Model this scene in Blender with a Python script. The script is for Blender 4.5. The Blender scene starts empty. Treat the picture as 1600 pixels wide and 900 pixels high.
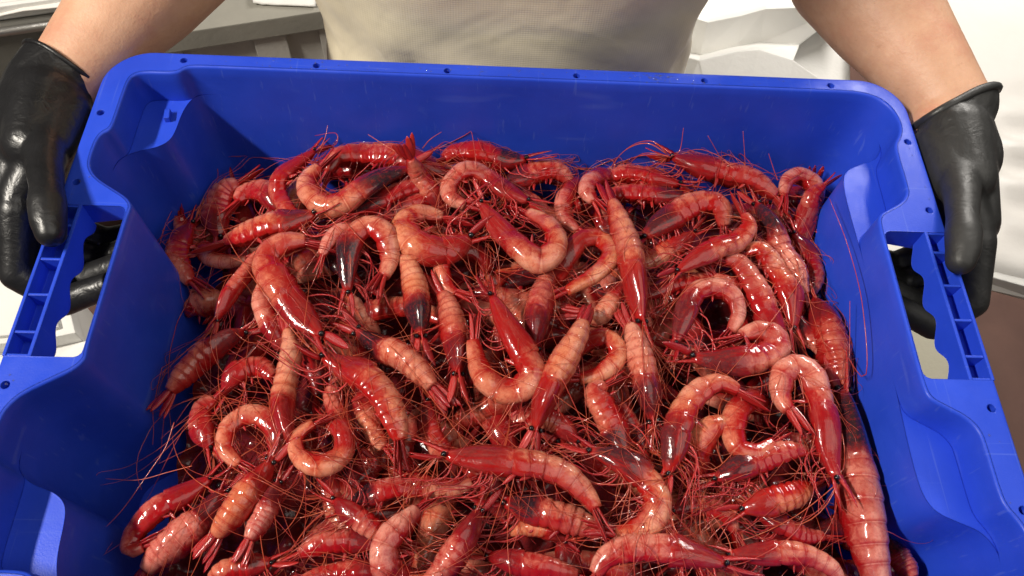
import bpy, bmesh, math, random
import numpy as np
from mathutils import Vector, Matrix, geometry

# ---------------------------------------------------------------- camera, world, lamps, exposure
scene = bpy.context.scene
Z0 = 0.95                       # crate rim is carried 0.95 m above the floor; lengths below are in mm from the rim's centre
CAM_F = 1252.098
CAM_R = np.array([[0.9988674, 0.00596155, 0.04720566], [0.02889815, -0.86418399, -0.50234543], [0.03779961, 0.50314063, -0.86337749]])
CAM_T = np.array([-0.88419, 0.92455, 521.80606])
CAM_C = -CAM_R.T @ CAM_T
def M(p):
    return Vector((p[0] * .001, p[1] * .001, p[2] * .001 + Z0))
cd = bpy.data.cameras.new('camera'); cam = bpy.data.objects.new('camera', cd)
scene.collection.objects.link(cam); scene.camera = cam
cd.sensor_width = 36; cd.lens = CAM_F / 1600 * 36; cd.clip_start = .01; cd.clip_end = 60
rt, dn, fw = CAM_R
cam.matrix_world = Matrix(((rt[0], -dn[0], -fw[0], 0), (rt[1], -dn[1], -fw[1], 0), (rt[2], -dn[2], -fw[2], 0), (0, 0, 0, 1)))
cam.location = M(CAM_C)

w = bpy.data.worlds.new('World'); scene.world = w; w.use_nodes = True
w.node_tree.nodes['Background'].inputs[0].default_value = (1.0, .93, .84, 1)
w.node_tree.nodes['Background'].inputs[1].default_value = .045

def area(name, loc, target, sx, sy, power, col):
    l = bpy.data.lights.new(name, 'AREA'); l.shape = 'RECTANGLE'; l.size = sx; l.size_y = sy; l.energy = power; l.color = col
    o = bpy.data.objects.new(name, l); scene.collection.objects.link(o)
    o.location = loc
    d = (Vector(target) - Vector(loc)).normalized()
    zax = -d; yax = Vector((0, 1, 0)); xax = yax.cross(zax).normalized(); yax = zax.cross(xax)
    o.matrix_world = Matrix(((xax[0], yax[0], zax[0], loc[0]), (xax[1], yax[1], zax[1], loc[1]), (xax[2], yax[2], zax[2], loc[2]), (0, 0, 0, 1)))
    return o
area('soft_fill', (1.0, -.35, Z0 + 1.85), (.05, .1, Z0), 2.2, 1.7, 21, (1.0, .95, .86))  # added wide fill from upper right, lifts the shaded crate wall and rim
area('ceiling_tube_lamp', (-1.42, -.36, Z0 + 1.62), (0, .05, Z0), .09, .66, 68, (1.0, .93, .82))
area('background_fill', (.85, 1.35, Z0 + .75), (.55, .6, Z0 - .4), .10, .9, 24, (1.0, .95, .88))  # added local lamp that brightens the white things behind the person
scene.view_settings.view_transform = 'Standard'; scene.view_settings.look = 'None'
scene.view_settings.exposure = 0.0; scene.view_settings.gamma = 1.0
scene.render.engine = 'CYCLES'
scene.cycles.max_bounces = 8; scene.cycles.use_denoising = True

rnd = random.Random(7)
nr = np.random.default_rng(11)
COL = scene.collection

def ray(u, v):
    return CAM_R.T @ np.array([(u - 800) / CAM_F, (v - 450) / CAM_F, 1.0])
def at_z(u, v, z):
    r = ray(u, v); return CAM_C + r * (z - CAM_C[2]) / r[2]
def at_y(u, v, y):
    r = ray(u, v); return CAM_C + r * (y - CAM_C[1]) / r[1]
def at_x(u, v, x):
    r = ray(u, v); return CAM_C + r * (x - CAM_C[0]) / r[0]
def depth_of(p):
    return (CAM_R @ np.asarray(p, float) + CAM_T)[2]

# ---------------------------------------------------------------- object helpers
def thing(name, loc, label, cat, group=None):
    o = bpy.data.objects.new(name, None); COL.objects.link(o); o.empty_display_size = .02
    o.location = M(loc); o['label'] = label; o['category'] = cat
    if group: o['group'] = group
    o['org'] = 0; del o['org']
    return o
def link(name, me, mat=None, parent=None, loc=None):
    o = bpy.data.objects.new(name, me); COL.objects.link(o)
    if mat is not None and not me.materials: me.materials.append(mat)
    if parent is not None: o.parent = parent
    return o
def tag(o, label, cat, group=None, kind=None):
    if label: o['label'] = label
    if cat: o['category'] = cat
    if group: o['group'] = group
    if kind: o['kind'] = kind
    return o
def mesh(name, verts, faces, org=(0, 0, 0), smooth=True, sharp=None):
    """verts in mm (rim frame) -> mesh in m relative to org (mm)."""
    me = bpy.data.meshes.new(name)
    v = (np.asarray(verts, float) - np.asarray(org, float)) * .001
    me.from_pydata(v.tolist(), [], [list(map(int, f)) for f in faces])
    if smooth: me.polygons.foreach_set('use_smooth', [True] * len(me.polygons))
    if sharp: me.set_sharp_from_angle(angle=math.radians(sharp))
    me.update()
    return me
def attr(me, name, vals):
    a = me.attributes.new(name, 'FLOAT', 'POINT'); a.data.foreach_set('value', np.asarray(vals, np.float32))

def norm(v):
    v = np.asarray(v, float); return v / (np.linalg.norm(v, axis=-1, keepdims=True) + 1e-12)
def catmull(P, n=60):
    P = np.asarray(P, float)
    if len(P) == 2: P = np.array([P[0], (P[0] + P[1]) / 2, P[1]])
    Q = np.vstack([2 * P[0] - P[1], P, 2 * P[-1] - P[-2]])
    out = []
    for i in range(1, len(Q) - 2):
        t = np.linspace(0, 1, 16, endpoint=False)[:, None]
        a, b, c, d = Q[i - 1], Q[i], Q[i + 1], Q[i + 2]
        out.append(.5 * (2 * b + (c - a) * t + (2 * a - 5 * b + 4 * c - d) * t * t + (3 * b - a - 3 * c + d) * t ** 3))
    out = np.vstack(out + [Q[-2][None]])
    L = np.concatenate([[0], np.cumsum(np.linalg.norm(np.diff(out, axis=0), axis=1))])
    s = np.linspace(0, L[-1], n)
    return np.stack([np.interp(s, L, out[:, k]) for k in range(out.shape[1])], 1), L[-1]
def tube(P, r, sides=5, cap=True, flat=1.0):
    P = np.asarray(P, float); n = len(P); r = np.broadcast_to(np.asarray(r, float), (n,))
    T = norm(np.gradient(P, axis=0)); up = np.array([0, 0, 1.0]) if abs(T[0][2]) < .9 else np.array([1.0, 0, 0])
    V = []
    N = norm(np.cross(T[0], up))
    for i in range(n):
        N = norm(N - T[i] * (N @ T[i])); B = np.cross(T[i], N)
        for k in range(sides):
            a = 2 * math.pi * k / sides
            V.append(P[i] + r[i] * (math.cos(a) * N + flat * math.sin(a) * B))
    F = []
    for i in range(n - 1):
        for k in range(sides):
            F.append((i * sides + k, i * sides + (k + 1) % sides, (i + 1) * sides + (k + 1) % sides, (i + 1) * sides + k))
    if cap:
        F.append(tuple(range(sides))[::-1]); F.append(tuple((n - 1) * sides + k for k in range(sides)))
    return V, F
class MB:
    def __init__(s): s.v = []; s.f = []
    def add(s, V, F):
        b = len(s.v); s.v += [list(map(float, p)) for p in V]; s.f += [tuple(int(i) + b for i in f) for f in F]
    def box(s, c, d, rot=0):
        x, y, z = [q / 2 for q in d]; V = []
        for k in range(8):
            p = [x * (1 if k & 1 else -1), y * (1 if k & 2 else -1), z * (1 if k & 4 else -1)]
            p = [p[0] * math.cos(rot) - p[1] * math.sin(rot), p[0] * math.sin(rot) + p[1] * math.cos(rot), p[2]]
            V.append([c[i] + p[i] for i in range(3)])
        s.add(V, [(0, 2, 3, 1), (4, 5, 7, 6), (0, 1, 5, 4), (2, 6, 7, 3), (0, 4, 6, 2), (1, 3, 7, 5)])

# ---------------------------------------------------------------- materials
def mat(name, col, rough=.5, **kw):
    m = bpy.data.materials.new(name); m.use_nodes = True
    b = m.node_tree.nodes['Principled BSDF']
    b.inputs['Base Color'].default_value = (*col, 1); b.inputs['Roughness'].default_value = rough
    for k, v in kw.items():
        b.inputs[k].default_value = v
    return m, m.node_tree, b
def nd(nt, typ, **kw):
    n = nt.nodes.new(typ)
    for k, v in kw.items():
        if hasattr(n, k): setattr(n, k, v)
        else: n.inputs[k].default_value = v
    return n
def noise(nt, scale, detail=3, rough=.55, dist=0.0, coord='Object'):
    tc = nd(nt, 'ShaderNodeTexCoord'); n = nd(nt, 'ShaderNodeTexNoise')
    n.inputs['Scale'].default_value = scale; n.inputs['Detail'].default_value = detail; n.inputs['Roughness'].default_value = rough
    n.inputs['Distortion'].default_value = dist
    nt.links.new(tc.outputs[coord], n.inputs['Vector']); return n
def ramp(nt, src, stops):
    r = nd(nt, 'ShaderNodeValToRGB'); e = r.color_ramp.elements
    while len(e) > 1: e.remove(e[0])
    e[0].position = stops[0][0]; e[0].color = (*stops[0][1], 1) if len(stops[0][1]) == 3 else stops[0][1]
    for p, c in stops[1:]:
        q = e.new(p); q.color = (*c, 1)
    nt.links.new(src, r.inputs[0]); return r
def bump(nt, bsdf, srcs, bevel=None):
    prev = None
    if bevel:
        bv = nd(nt, 'ShaderNodeBevel', samples=4); bv.inputs['Radius'].default_value = bevel; prev = bv.outputs[0]
    for src, strength, distn in srcs:
        b = nd(nt, 'ShaderNodeBump'); b.inputs['Strength'].default_value = strength; b.inputs['Distance'].default_value = distn
        nt.links.new(src, b.inputs['Height'])
        if prev: nt.links.new(prev, b.inputs['Normal'])
        prev = b.outputs[0]
    nt.links.new(prev, bsdf.inputs['Normal'])
    return prev
def mixc(nt, f, a, b):
    m = nd(nt, 'ShaderNodeMix', data_type='RGBA')
    for sock, v in ((m.inputs[0], f), (m.inputs[6], a), (m.inputs[7], b)):
        if isinstance(v, (int, float)): sock.default_value = v
        elif isinstance(v, tuple): sock.default_value = (*v, 1)
        else: nt.links.new(v, sock)
    return m.outputs[2]
def math_(nt, op, a, b=None, clamp=False):
    m = nd(nt, 'ShaderNodeMath', operation=op); m.use_clamp = clamp
    for i, v in enumerate((a, b)):
        if v is None: continue
        if isinstance(v, (int, float)): m.inputs[i].default_value = v
        else: nt.links.new(v, m.inputs[i])
    return m.outputs[0]

def blue_plastic():
    m, nt, b = mat('blue_plastic', (.026, .075, .60), .40)
    n1 = noise(nt, 14, 5, .6); n2 = noise(nt, 900, 3, .6); n3 = noise(nt, 45, 6, .7)
    r = ramp(nt, n1.outputs[0], [(.3, (.016, .054, .52)), (.7, (.025, .074, .64))])
    sc = ramp(nt, n3.outputs[0], [(.60, (0, 0, 0)), (.78, (1, 1, 1))])
    c = mixc(nt, math_(nt, 'MULTIPLY', sc.outputs[0], .22), r.outputs[0], (.08, .15, .60))
    tc = nd(nt, 'ShaderNodeTexCoord')                      # fine scratches of use, in two directions
    for rot, sc_ in ((.5, (420, 9, 60)), (-.9, (9, 380, 40))):
        mp = nd(nt, 'ShaderNodeMapping'); mp.inputs['Rotation'].default_value = (0, 0, rot); mp.inputs['Scale'].default_value = sc_
        s_ = nd(nt, 'ShaderNodeTexNoise'); s_.inputs['Scale'].default_value = 1.0; s_.inputs['Detail'].default_value = 2
        nt.links.new(tc.outputs['Object'], mp.inputs['Vector']); nt.links.new(mp.outputs[0], s_.inputs['Vector'])
        sr = ramp(nt, s_.outputs[0], [(.66, (0, 0, 0)), (.72, (1, 1, 1))])
        c = mixc(nt, math_(nt, 'MULTIPLY', sr.outputs[0], .16), c, (.16, .24, .66))
    nt.links.new(c, b.inputs['Base Color'])
    rr = ramp(nt, n3.outputs[0], [(.35, (.30,) * 3), (.7, (.50,) * 3)]); nt.links.new(rr.outputs[0], b.inputs['Roughness'])
    b.inputs['Specular IOR Level'].default_value = .28
    bump(nt, b, [(n2.outputs[0], .14, .0006), (n1.outputs[0], .10, .004)], bevel=.0012)
    return m
BLUE = blue_plastic()

def skin_mat():
    m, nt, b = mat('skin', (.60, .36, .22), .5)
    n1 = noise(nt, 26, 6, .7); n2 = noise(nt, 420, 4, .6); n3 = noise(nt, 34, 2, .5); n4 = noise(nt, 150, 3, .6)
    r = ramp(nt, n1.outputs[0], [(.28, (.67, .40, .265)), (.5, (.60, .335, .215)), (.72, (.54, .25, .165))])
    mo = ramp(nt, n3.outputs[0], [(.755, (0, 0, 0)), (.79, (1, 1, 1))])
    c = mixc(nt, math_(nt, 'MULTIPLY', mo.outputs[0], .6), r.outputs[0], (.22, .10, .055))
    nt.links.new(c, b.inputs['Base Color'])
    b.inputs['Subsurface Weight'].default_value = .15; b.inputs['Subsurface Radius'].default_value = (.01, .004, .002)
    b.inputs['Subsurface Scale'].default_value = 1.0
    fr = ramp(nt, n4.outputs[0], [(.66, (0, 0, 0)), (.74, (1, 1, 1))])
    c = mixc(nt, math_(nt, 'MULTIPLY', fr.outputs[0], .30), c, (.36, .17, .10)); nt.links.new(c, b.inputs['Base Color'])
    bump(nt, b, [(n1.outputs[0], .2, .004), (n2.outputs[0], .45, .0007)])
    return m
SKIN = skin_mat()

def shirt_mat():
    m, nt, b = mat('beige_cloth', (.43, .36, .25), .85)
    tc = nd(nt, 'ShaderNodeTexCoord')
    w1 = nd(nt, 'ShaderNodeTexWave', bands_direction='X'); w1.inputs['Scale'].default_value = 150; w1.inputs['Distortion'].default_value = .5
    w2 = nd(nt, 'ShaderNodeTexWave', bands_direction='Z'); w2.inputs['Scale'].default_value = 150; w2.inputs['Distortion'].default_value = .5
    for q in (w1, w2): nt.links.new(tc.outputs['Object'], q.inputs['Vector'])
    wv = math_(nt, 'ADD', w1.outputs[1], w2.outputs[1])
    n1 = noise(nt, 22, 5, .65); n2 = noise(nt, 9, 3, .5, .6)
    r = ramp(nt, n1.outputs[0], [(.25, (.68, .60, .42)), (.6, (.77, .685, .49)), (.8, (.74, .65, .46))])
    n5 = noise(nt, 38, 4, .7); st = ramp(nt, n5.outputs[0], [(.66, (0, 0, 0)), (.78, (1, 1, 1))])
    c = mixc(nt, math_(nt, 'MULTIPLY', wv, .05), r.outputs[0], (.30, .24, .16))
    c = mixc(nt, math_(nt, 'MULTIPLY', st.outputs[0], .18), c, (.26, .20, .13))
    nt.links.new(c, b.inputs['Base Color'])
    b.inputs['Sheen Weight'].default_value = .2
    bump(nt, b, [(n2.outputs[0], .3, .02), (wv, .12, .0006)])
    return m
SHIRT = shirt_mat()

def glove_mat(name, lo, hi, r0, r1, wr):
    m, nt, b = mat(name, lo, r0)
    n1 = noise(nt, 30, 6, .65); n2 = noise(nt, 85, 3, .5, 1.2); n3 = noise(nt, 500, 3); n4 = noise(nt, 12, 3, .6, .5)
    r = ramp(nt, n1.outputs[0], [(.3, lo), (.62, tuple(q * 1.6 for q in lo)), (.82, hi)])
    nt.links.new(r.outputs[0], b.inputs['Base Color'])
    rr = ramp(nt, n4.outputs[0], [(.35, (r0,) * 3), (.65, (r1,) * 3)]); nt.links.new(rr.outputs[0], b.inputs['Roughness'])
    b.inputs['Specular IOR Level'].default_value = .5
    bump(nt, b, [(n2.outputs[0], wr, .003), (n3.outputs[0], .2, .0005)])
    return m
GLOVE = glove_mat('black_rubber', (.009, .009, .010), (.03, .03, .03), .22, .42, .26)
GLOVE_DRY = glove_mat('dry_black_rubber', (.018, .018, .018), (.050, .050, .048), .42, .62, .22)
def plain(name, c1, c2, scale, rough, bs=.2, bd=.002, **kw):
    m, nt, b = mat(name, c1, rough, **kw)
    n1 = noise(nt, scale, 5, .6); n2 = noise(nt, scale * 14, 3)
    r = ramp(nt, n1.outputs[0], [(.3, c1), (.7, c2)]); nt.links.new(r.outputs[0], b.inputs['Base Color'])
    bump(nt, b, [(n1.outputs[0], bs, bd * 3), (n2.outputs[0], bs, bd)], bevel=.003)
    return m
FOAM = plain('white_polystyrene', (.80, .79, .76), (.72, .71, .68), 12, .7)
FOAM_MID = plain('mid_grey_polystyrene', (.56, .54, .50), (.48, .46, .42), 9, .75)  # one even mid-grey tone for the fish box walls
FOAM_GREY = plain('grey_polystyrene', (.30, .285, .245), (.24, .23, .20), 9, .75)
SHEET = plain('white_plastic_sheet', (.82, .79, .75), (.74, .71, .67), 5, .42)
LIDS = plain('white_lids', (.86, .85, .82), (.80, .79, .76), 8, .6)
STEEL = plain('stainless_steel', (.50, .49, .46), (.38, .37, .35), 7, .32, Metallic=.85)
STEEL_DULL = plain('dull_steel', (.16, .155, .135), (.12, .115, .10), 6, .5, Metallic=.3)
FLOOR = plain('brown_floor', (.19, .100, .078), (.14, .074, .060), 6, .55)
BEIGE = plain('beige_plastic', (.50, .47, .36), (.44, .41, .31), 10, .6)
DARK = plain('dark_trousers', (.05, .05, .055), (.035, .035, .04), 20, .8)

def shrimp_body_mat():
    m, nt, b = mat('shrimp_shell', (.6, .1, .06), .2)
    al = nd(nt, 'ShaderNodeAttribute', attribute_name='along').outputs['Fac']     # 0 head .. 1 tail, carapace < .4
    do = nd(nt, 'ShaderNodeAttribute', attribute_name='dorsal').outputs['Fac']
    sg = nd(nt, 'ShaderNodeAttribute', attribute_name='band').outputs['Fac']
    oi = nd(nt, 'ShaderNodeObjectInfo')
    sp = nd(nt, 'ShaderNodeSeparateColor'); nt.links.new(oi.outputs['Color'], sp.inputs[0])
    dark, pale, hue = sp.outputs[0], sp.outputs[1], math_(nt, 'MULTIPLY', sp.outputs[2], .72)
    n1 = noise(nt, 70, 5, .7, .5); n2 = noise(nt, 380, 4, .75); n3 = noise(nt, 34, 4, .6, .8); n4 = noise(nt, 1100, 2); n6 = noise(nt, 130, 4, .7, 1.0)
    c1 = math_(nt, 'SUBTRACT', n1.outputs[0], .5); c6 = math_(nt, 'SUBTRACT', n6.outputs[0], .5)
    # streaks that run with the body
    cx = nd(nt, 'ShaderNodeCombineXYZ'); nt.links.new(math_(nt, 'MULTIPLY', al, 7.0), cx.inputs[0]); nt.links.new(math_(nt, 'MULTIPLY', do, 9.0), cx.inputs[1]); nt.links.new(math_(nt, 'MULTIPLY', oi.outputs['Random'], 90.0), cx.inputs[2])
    n8 = nd(nt, 'ShaderNodeTexNoise'); n8.inputs['Scale'].default_value = 1.0; n8.inputs['Detail'].default_value = 5; n8.inputs['Roughness'].default_value = .68; n8.inputs['Distortion'].default_value = .7
    nt.links.new(cx.outputs[0], n8.inputs['Vector'])
    # abdomen: pinkish flesh seen through a red shell
    flesh = mixc(nt, hue, (.52, .130, .100), (.54, .130, .040))
    red = mixc(nt, hue, (.29, .004, .008), (.37, .010, .005))
    fp = math_(nt, 'ADD', math_(nt, 'MULTIPLY', pale, .58), math_(nt, 'MULTIPLY', c1, 1.7))
    fp = math_(nt, 'ADD', fp, math_(nt, 'MULTIPLY', c6, 1.1))
    fp = math_(nt, 'ADD', fp, math_(nt, 'MULTIPLY', math_(nt, 'SUBTRACT', do, .55), .95), clamp=True)
    abd = mixc(nt, fp, red, flesh)
    fr_ = ramp(nt, fp, [(.22, (0, 0, 0)), (.74, (1, 1, 1))]); abd = mixc(nt, fr_.outputs[0], red, flesh)
    wh = ramp(nt, n3.outputs[0], [(.46, (0, 0, 0)), (.70, (1, 1, 1))])
    wd = math_(nt, 'MULTIPLY', math_(nt, 'MULTIPLY', wh.outputs[0], pale), math_(nt, 'ADD', do, .1))
    abd = mixc(nt, math_(nt, 'MULTIPLY', wd, .75, clamp=True), abd, (.76, .42, .31))
    sm = ramp(nt, sg, [(.10, (0, 0, 0)), (.34, (1, 1, 1)), (.74, (1, 1, 1)), (.95, (0, 0, 0))])      # each tail plate is palest along its middle
    dm = ramp(nt, math_(nt, 'ADD', do, math_(nt, 'MULTIPLY', c6, .5)), [(.52, (0, 0, 0)), (.86, (1, 1, 1))])
    pm = math_(nt, 'MULTIPLY', math_(nt, 'MULTIPLY', sm.outputs[0], dm.outputs[0]), math_(nt, 'MULTIPLY', pale, .68), clamp=True)
    abd = mixc(nt, pm, abd, mixc(nt, hue, (.66, .28, .22), (.68, .29, .14)))
    bl = ramp(nt, sg, [(0.0, (1, 1, 1)), (.07, (.5,) * 3), (.16, (0, 0, 0)), (.86, (0, 0, 0)), (1.0, (.9,) * 3)])
    abd = mixc(nt, math_(nt, 'MULTIPLY', bl.outputs[0], math_(nt, 'ADD', math_(nt, 'MULTIPLY', oi.outputs['Random'], .55), .3)), abd, red)
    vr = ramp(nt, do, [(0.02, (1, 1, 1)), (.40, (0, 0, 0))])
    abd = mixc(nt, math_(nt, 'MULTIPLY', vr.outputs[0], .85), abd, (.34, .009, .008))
    # carapace: redder and clearer, the dark gut showing through
    car = mixc(nt, hue, (.26, .004, .008), (.39, .009, .005))
    s8 = ramp(nt, n8.outputs[0], [(.46, (0, 0, 0)), (.66, (1, 1, 1))])
    cp = math_(nt, 'MULTIPLY', math_(nt, 'ADD', math_(nt, 'MULTIPLY', s8.outputs[0], .9), math_(nt, 'MULTIPLY', c1, 1.2), clamp=True), math_(nt, 'ADD', math_(nt, 'MULTIPLY', pale, .8), .12))
    c2 = mixc(nt, cp, car, (.44, .075, .060))
    gm = ramp(nt, math_(nt, 'ADD', n8.outputs[0], math_(nt, 'MULTIPLY', do, .36)), [(.46, (0, 0, 0)), (.74, (1, 1, 1))])
    mid = ramp(nt, math_(nt, 'ADD', al, math_(nt, 'MULTIPLY', c1, .12)), [(.02, (0, 0, 0)), (.08, (1, 1, 1)), (.29, (1, 1, 1)), (.42, (0, 0, 0))])
    gut = math_(nt, 'MULTIPLY', math_(nt, 'MULTIPLY', gm.outputs[0], mid.outputs[0]), math_(nt, 'ADD', math_(nt, 'MULTIPLY', dark, 1.05), .16), clamp=True)
    c2 = mixc(nt, gut, c2, (.030, .012, .017))
    cf = ramp(nt, math_(nt, 'ADD', al, math_(nt, 'ADD', math_(nt, 'MULTIPLY', c1, .22), math_(nt, 'MULTIPLY', c6, .12))), [(.36, (1, 1, 1)), (.47, (0, 0, 0))])
    base = mixc(nt, cf.outputs[0], abd, c2)
    # fine red speckle of the shell
    spk = ramp(nt, n2.outputs[0], [(.50, (0, 0, 0)), (.64, (1, 1, 1))])
    base = mixc(nt, math_(nt, 'MULTIPLY', spk.outputs[0], .42), base, (.33, .014, .010))
    nt.links.new(base, b.inputs['Base Color'])
    rr = ramp(nt, n6.outputs[0], [(.3, (.15,) * 3), (.75, (.34,) * 3)]); nt.links.new(rr.outputs[0], b.inputs['Roughness'])
    b.inputs['Specular IOR Level'].default_value = .08
    b.inputs['Subsurface Weight'].default_value = .26; b.inputs['Subsurface Radius'].default_value = (.0060, .0010, .0007)
    b.inputs['Subsurface Scale'].default_value = .8
    b.inputs['Coat Weight'].default_value = 1.0; b.inputs['Coat Roughness'].default_value = .05; b.inputs['Coat IOR'].default_value = 1.42
    n5 = noise(nt, 230, 3, .65, .6); n7 = noise(nt, 120, 4, .62, .5)
    bump(nt, b, [(n1.outputs[0], .22, .004), (n5.outputs[0], .20, .0010)])
    cb = nd(nt, 'ShaderNodeBump'); cb.inputs['Strength'].default_value = .30; cb.inputs['Distance'].default_value = .0016
    nt.links.new(n7.outputs[0], cb.inputs['Height']); nt.links.new(cb.outputs[0], b.inputs['Coat Normal'])
    return m
SHELL = shrimp_body_mat()
def red_part(name, c1, c2, rough, trans=0.0):
    m, nt, b = mat(name, c1, rough)
    oi = nd(nt, 'ShaderNodeObjectInfo'); n1 = noise(nt, 240, 3)
    f = math_(nt, 'ADD', math_(nt, 'MULTIPLY', oi.outputs['Random'], .8), math_(nt, 'MULTIPLY', math_(nt, 'SUBTRACT', n1.outputs[0], .4), .8), clamp=True)
    c = mixc(nt, f, c1, c2); nt.links.new(c, b.inputs['Base Color'])
    b.inputs['Coat Weight'].default_value = .4; b.inputs['Coat Roughness'].default_value = .1
    b.inputs['Subsurface Weight'].default_value = .2; b.inputs['Subsurface Radius'].default_value = (.003, .001, .0006)
    bump(nt, b, [(n1.outputs[0], .4, .001)])
    return m
FIN = red_part('shrimp_fin', (.28, .004, .008), (.46, .022, .018), .25)
LEGM = red_part('shrimp_leg', (.30, .005, .010), (.52, .04, .035), .25)
WHISK = red_part('shrimp_whisker', (.34, .014, .014), (.56, .11, .045), .28)
EYE, _, _ = mat('shrimp_eye', (.006, .005, .006), .08)

# ---------------------------------------------------------------- the blue crate
def chaikin(P, it=3):
    P = [np.array(p, float) for p in P]
    for _ in range(it):
        Q = []
        for i in range(len(P)):
            a, b = P[i], P[(i + 1) % len(P)]
            L = np.linalg.norm(b - a); t = min(.25, 7.0 / max(L, 1e-6))
            Q += [a + (b - a) * t, b - (b - a) * t]
        P = Q
    return np.array(P)
LT = [(257, 0), (257, 50), (256, 57), (261, 64), (272, 71), (286, 80), (292, 88), (294, 95), (294, 112), (292, 119), (287, 123), (286, 130), (286, 168), (284, 176), (277, 179), (258, 179), (251, 181), (248, 185), (242, 187)]
LL = [(257, 0), (257, 50), (256, 57), (261, 64), (272, 71), (286, 80), (292, 88), (294, 95), (294, 112), (290, 121), (281, 127), (268, 131), (260, 137), (257, 146), (256, 166), (253, 178), (249, 184), (242, 187)]
RT = [(258, 0), (258, 60), (260, 70), (270, 76), (280, 82), (285, 89), (286, 96), (286, 129), (288, 137), (292, 143), (295, 150), (296, 160), (292, 174), (283, 183), (268, 187)]
RL = [(258, 0), (258, 60), (257.5, 70), (257, 90), (257, 112), (259, 126), (265, 134), (276, 139), (288, 144), (294, 152), (296, 160), (292, 174), (283, 183), (268, 187)]
def contour(Lp, Rp):
    """closed plan outline, counter-clockwise seen from above, symmetric front to back."""
    back = [(x, y) for x, y in Rp[1:]] + [(-x, y) for x, y in Lp[1:]][::-1]         # right handle -> back wall -> left handle
    front = [(x, -y) for x, y in back][::-1]
    return chaikin(back + front)
TOP, LOW = contour(LT, RT), contour(LL, RL)
def rounded(x0, y0, x1, y1, r, n=6):
    out = []
    for cx, cy, a0 in ((x1 - r, y1 - r, 0), (x0 + r, y1 - r, 90), (x0 + r, y0 + r, 180), (x1 - r, y0 + r, 270)):
        for k in range(n + 1):
            a = math.radians(a0 + 90 * k / n); out.append((cx + r * math.cos(a), cy + r * math.sin(a)))
    return np.array(out)
def offset(P, d):
    t = norm(np.roll(P, -1, 0) - np.roll(P, 1, 0)); n = np.stack([t[:, 1], -t[:, 0]], 1)      # outward for ccw
    return P + n * d
def dedupe(P):
    keep = [0]
    for i in range(1, len(P)):
        if np.linalg.norm(P[i] - P[keep[-1]]) > .05: keep.append(i)
    return P[keep]
TOP, LOW = dedupe(TOP), dedupe(LOW)
OUT = rounded(-306, -201, 306, 201, 34, 10)
def inside(pt, poly):
    x, y = pt; p = poly; q = np.roll(poly, -1, 0)
    c = ((p[:, 1] > y) != (q[:, 1] > y)) & (x < (q[:, 0] - p[:, 0]) * (y - p[:, 1]) / (q[:, 1] - p[:, 1] + 1e-12) + p[:, 0])
    return bool(c.sum() % 2)
def plate(outer, holes, z):
    vs, es = [], []
    for lp in [outer] + holes:
        b = len(vs); n = len(lp); vs += [Vector(p) for p in lp]; es += [(b + i, b + (i + 1) % n) for i in range(n)]
    V, E, F, *_ = geometry.delaunay_2d_cdt(vs, es, [], 0, 1e-4)
    V = np.array([tuple(v) for v in V]); out = []
    for f in F:
        c = V[list(f)].mean(0)
        if inside(c, outer) and not any(inside(c, h) for h in holes):
            a, b2, d = V[f[0]], V[f[1]], V[f[2]]
            out.append(f if (b2[0] - a[0]) * (d[1] - a[1]) - (b2[1] - a[1]) * (d[0] - a[0]) > 0 else f[::-1])
    return np.column_stack([V, np.full(len(V), z)]), out
def loft(rings, closed=True):
    n = len(rings[0]); V = np.vstack(rings); F = []
    for i in range(len(rings) - 1):
        for k in range(n if closed else n - 1):
            a, b = i * n + k, i * n + (k + 1) % n
            F.append((a, b, b + n, a + n))
    return V, F
def lift(P, z): return np.column_stack([P, np.full(len(P), z)])
def draft(P, z, k=.00022): return lift(P * (1 + z * k), z)

FIL = 2.0
crate = thing('crate', (0, 0, -200), 'bright blue plastic crate with open handles, full of red shrimp', 'crate')
ORG = (0, 0, -200)
mb = MB()
hole_xy = [(x, s * 193) for x in (-250, -150, -50, 50, 150, 250) for s in (1, -1)] + [(sx * 298, sy * q) for sx in (1, -1) for sy in (1, -1) for q in (75, 138)]
holes = [np.array([(x + 2.7 * math.cos(2 * math.pi * k / 16), y + 2.7 * math.sin(2 * math.pi * k / 16)) for k in range(16)]) for x, y in hole_xy]
outer_in = offset(OUT, -FIL)
top_open = offset(TOP, FIL)
nq = len(outer_in) // 4
left_bay = [(-304, 56), (-264, 56), (-261.5, 55), (-259.8, 53), (-259.5, 50), (-259.5, -50), (-259.8, -53), (-261.5, -55), (-264, -56), (-304, -56)]
right_bay = [(304, -56), (265, -56), (262.5, -55), (260.8, -53), (260.5, -50), (260.5, 50), (260.8, 53), (262.5, 55), (265, 56), (304, 56)]
outline = np.vstack([outer_in[:2 * nq], left_bay, outer_in[2 * nq:], right_bay])
mb.add(*plate(outline, [top_open] + holes, 0.0))
# rounded lip into the crate, upper wall, pocket shelves, lower wall, floor
arc = [math.pi / 2 * k / 4 for k in range(5)]
rings = [lift(TOP + (top_open - TOP) * (1 - math.sin(a)), -FIL * (1 - math.cos(a))) for a in arc]
rings += [draft(TOP, z) for z in (-10, -20, -28)]
rings[4] = draft(TOP, -FIL)
V, F = loft(rings); mb.add(V, [f[::-1] for f in F])
mb.add(*[x for x in plate(TOP * (1 - 28 * .00022), [LOW * (1 - 28 * .00022)], -28.0)])
V, F = loft([draft(LOW, z) for z in (-28, -34, -60, -110, -160, -190)]); mb.add(V, [f[::-1] for f in F])
fl = draft(LOW, -190); mb.add(*plate(fl[:, :2], [], -190.0))
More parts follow.
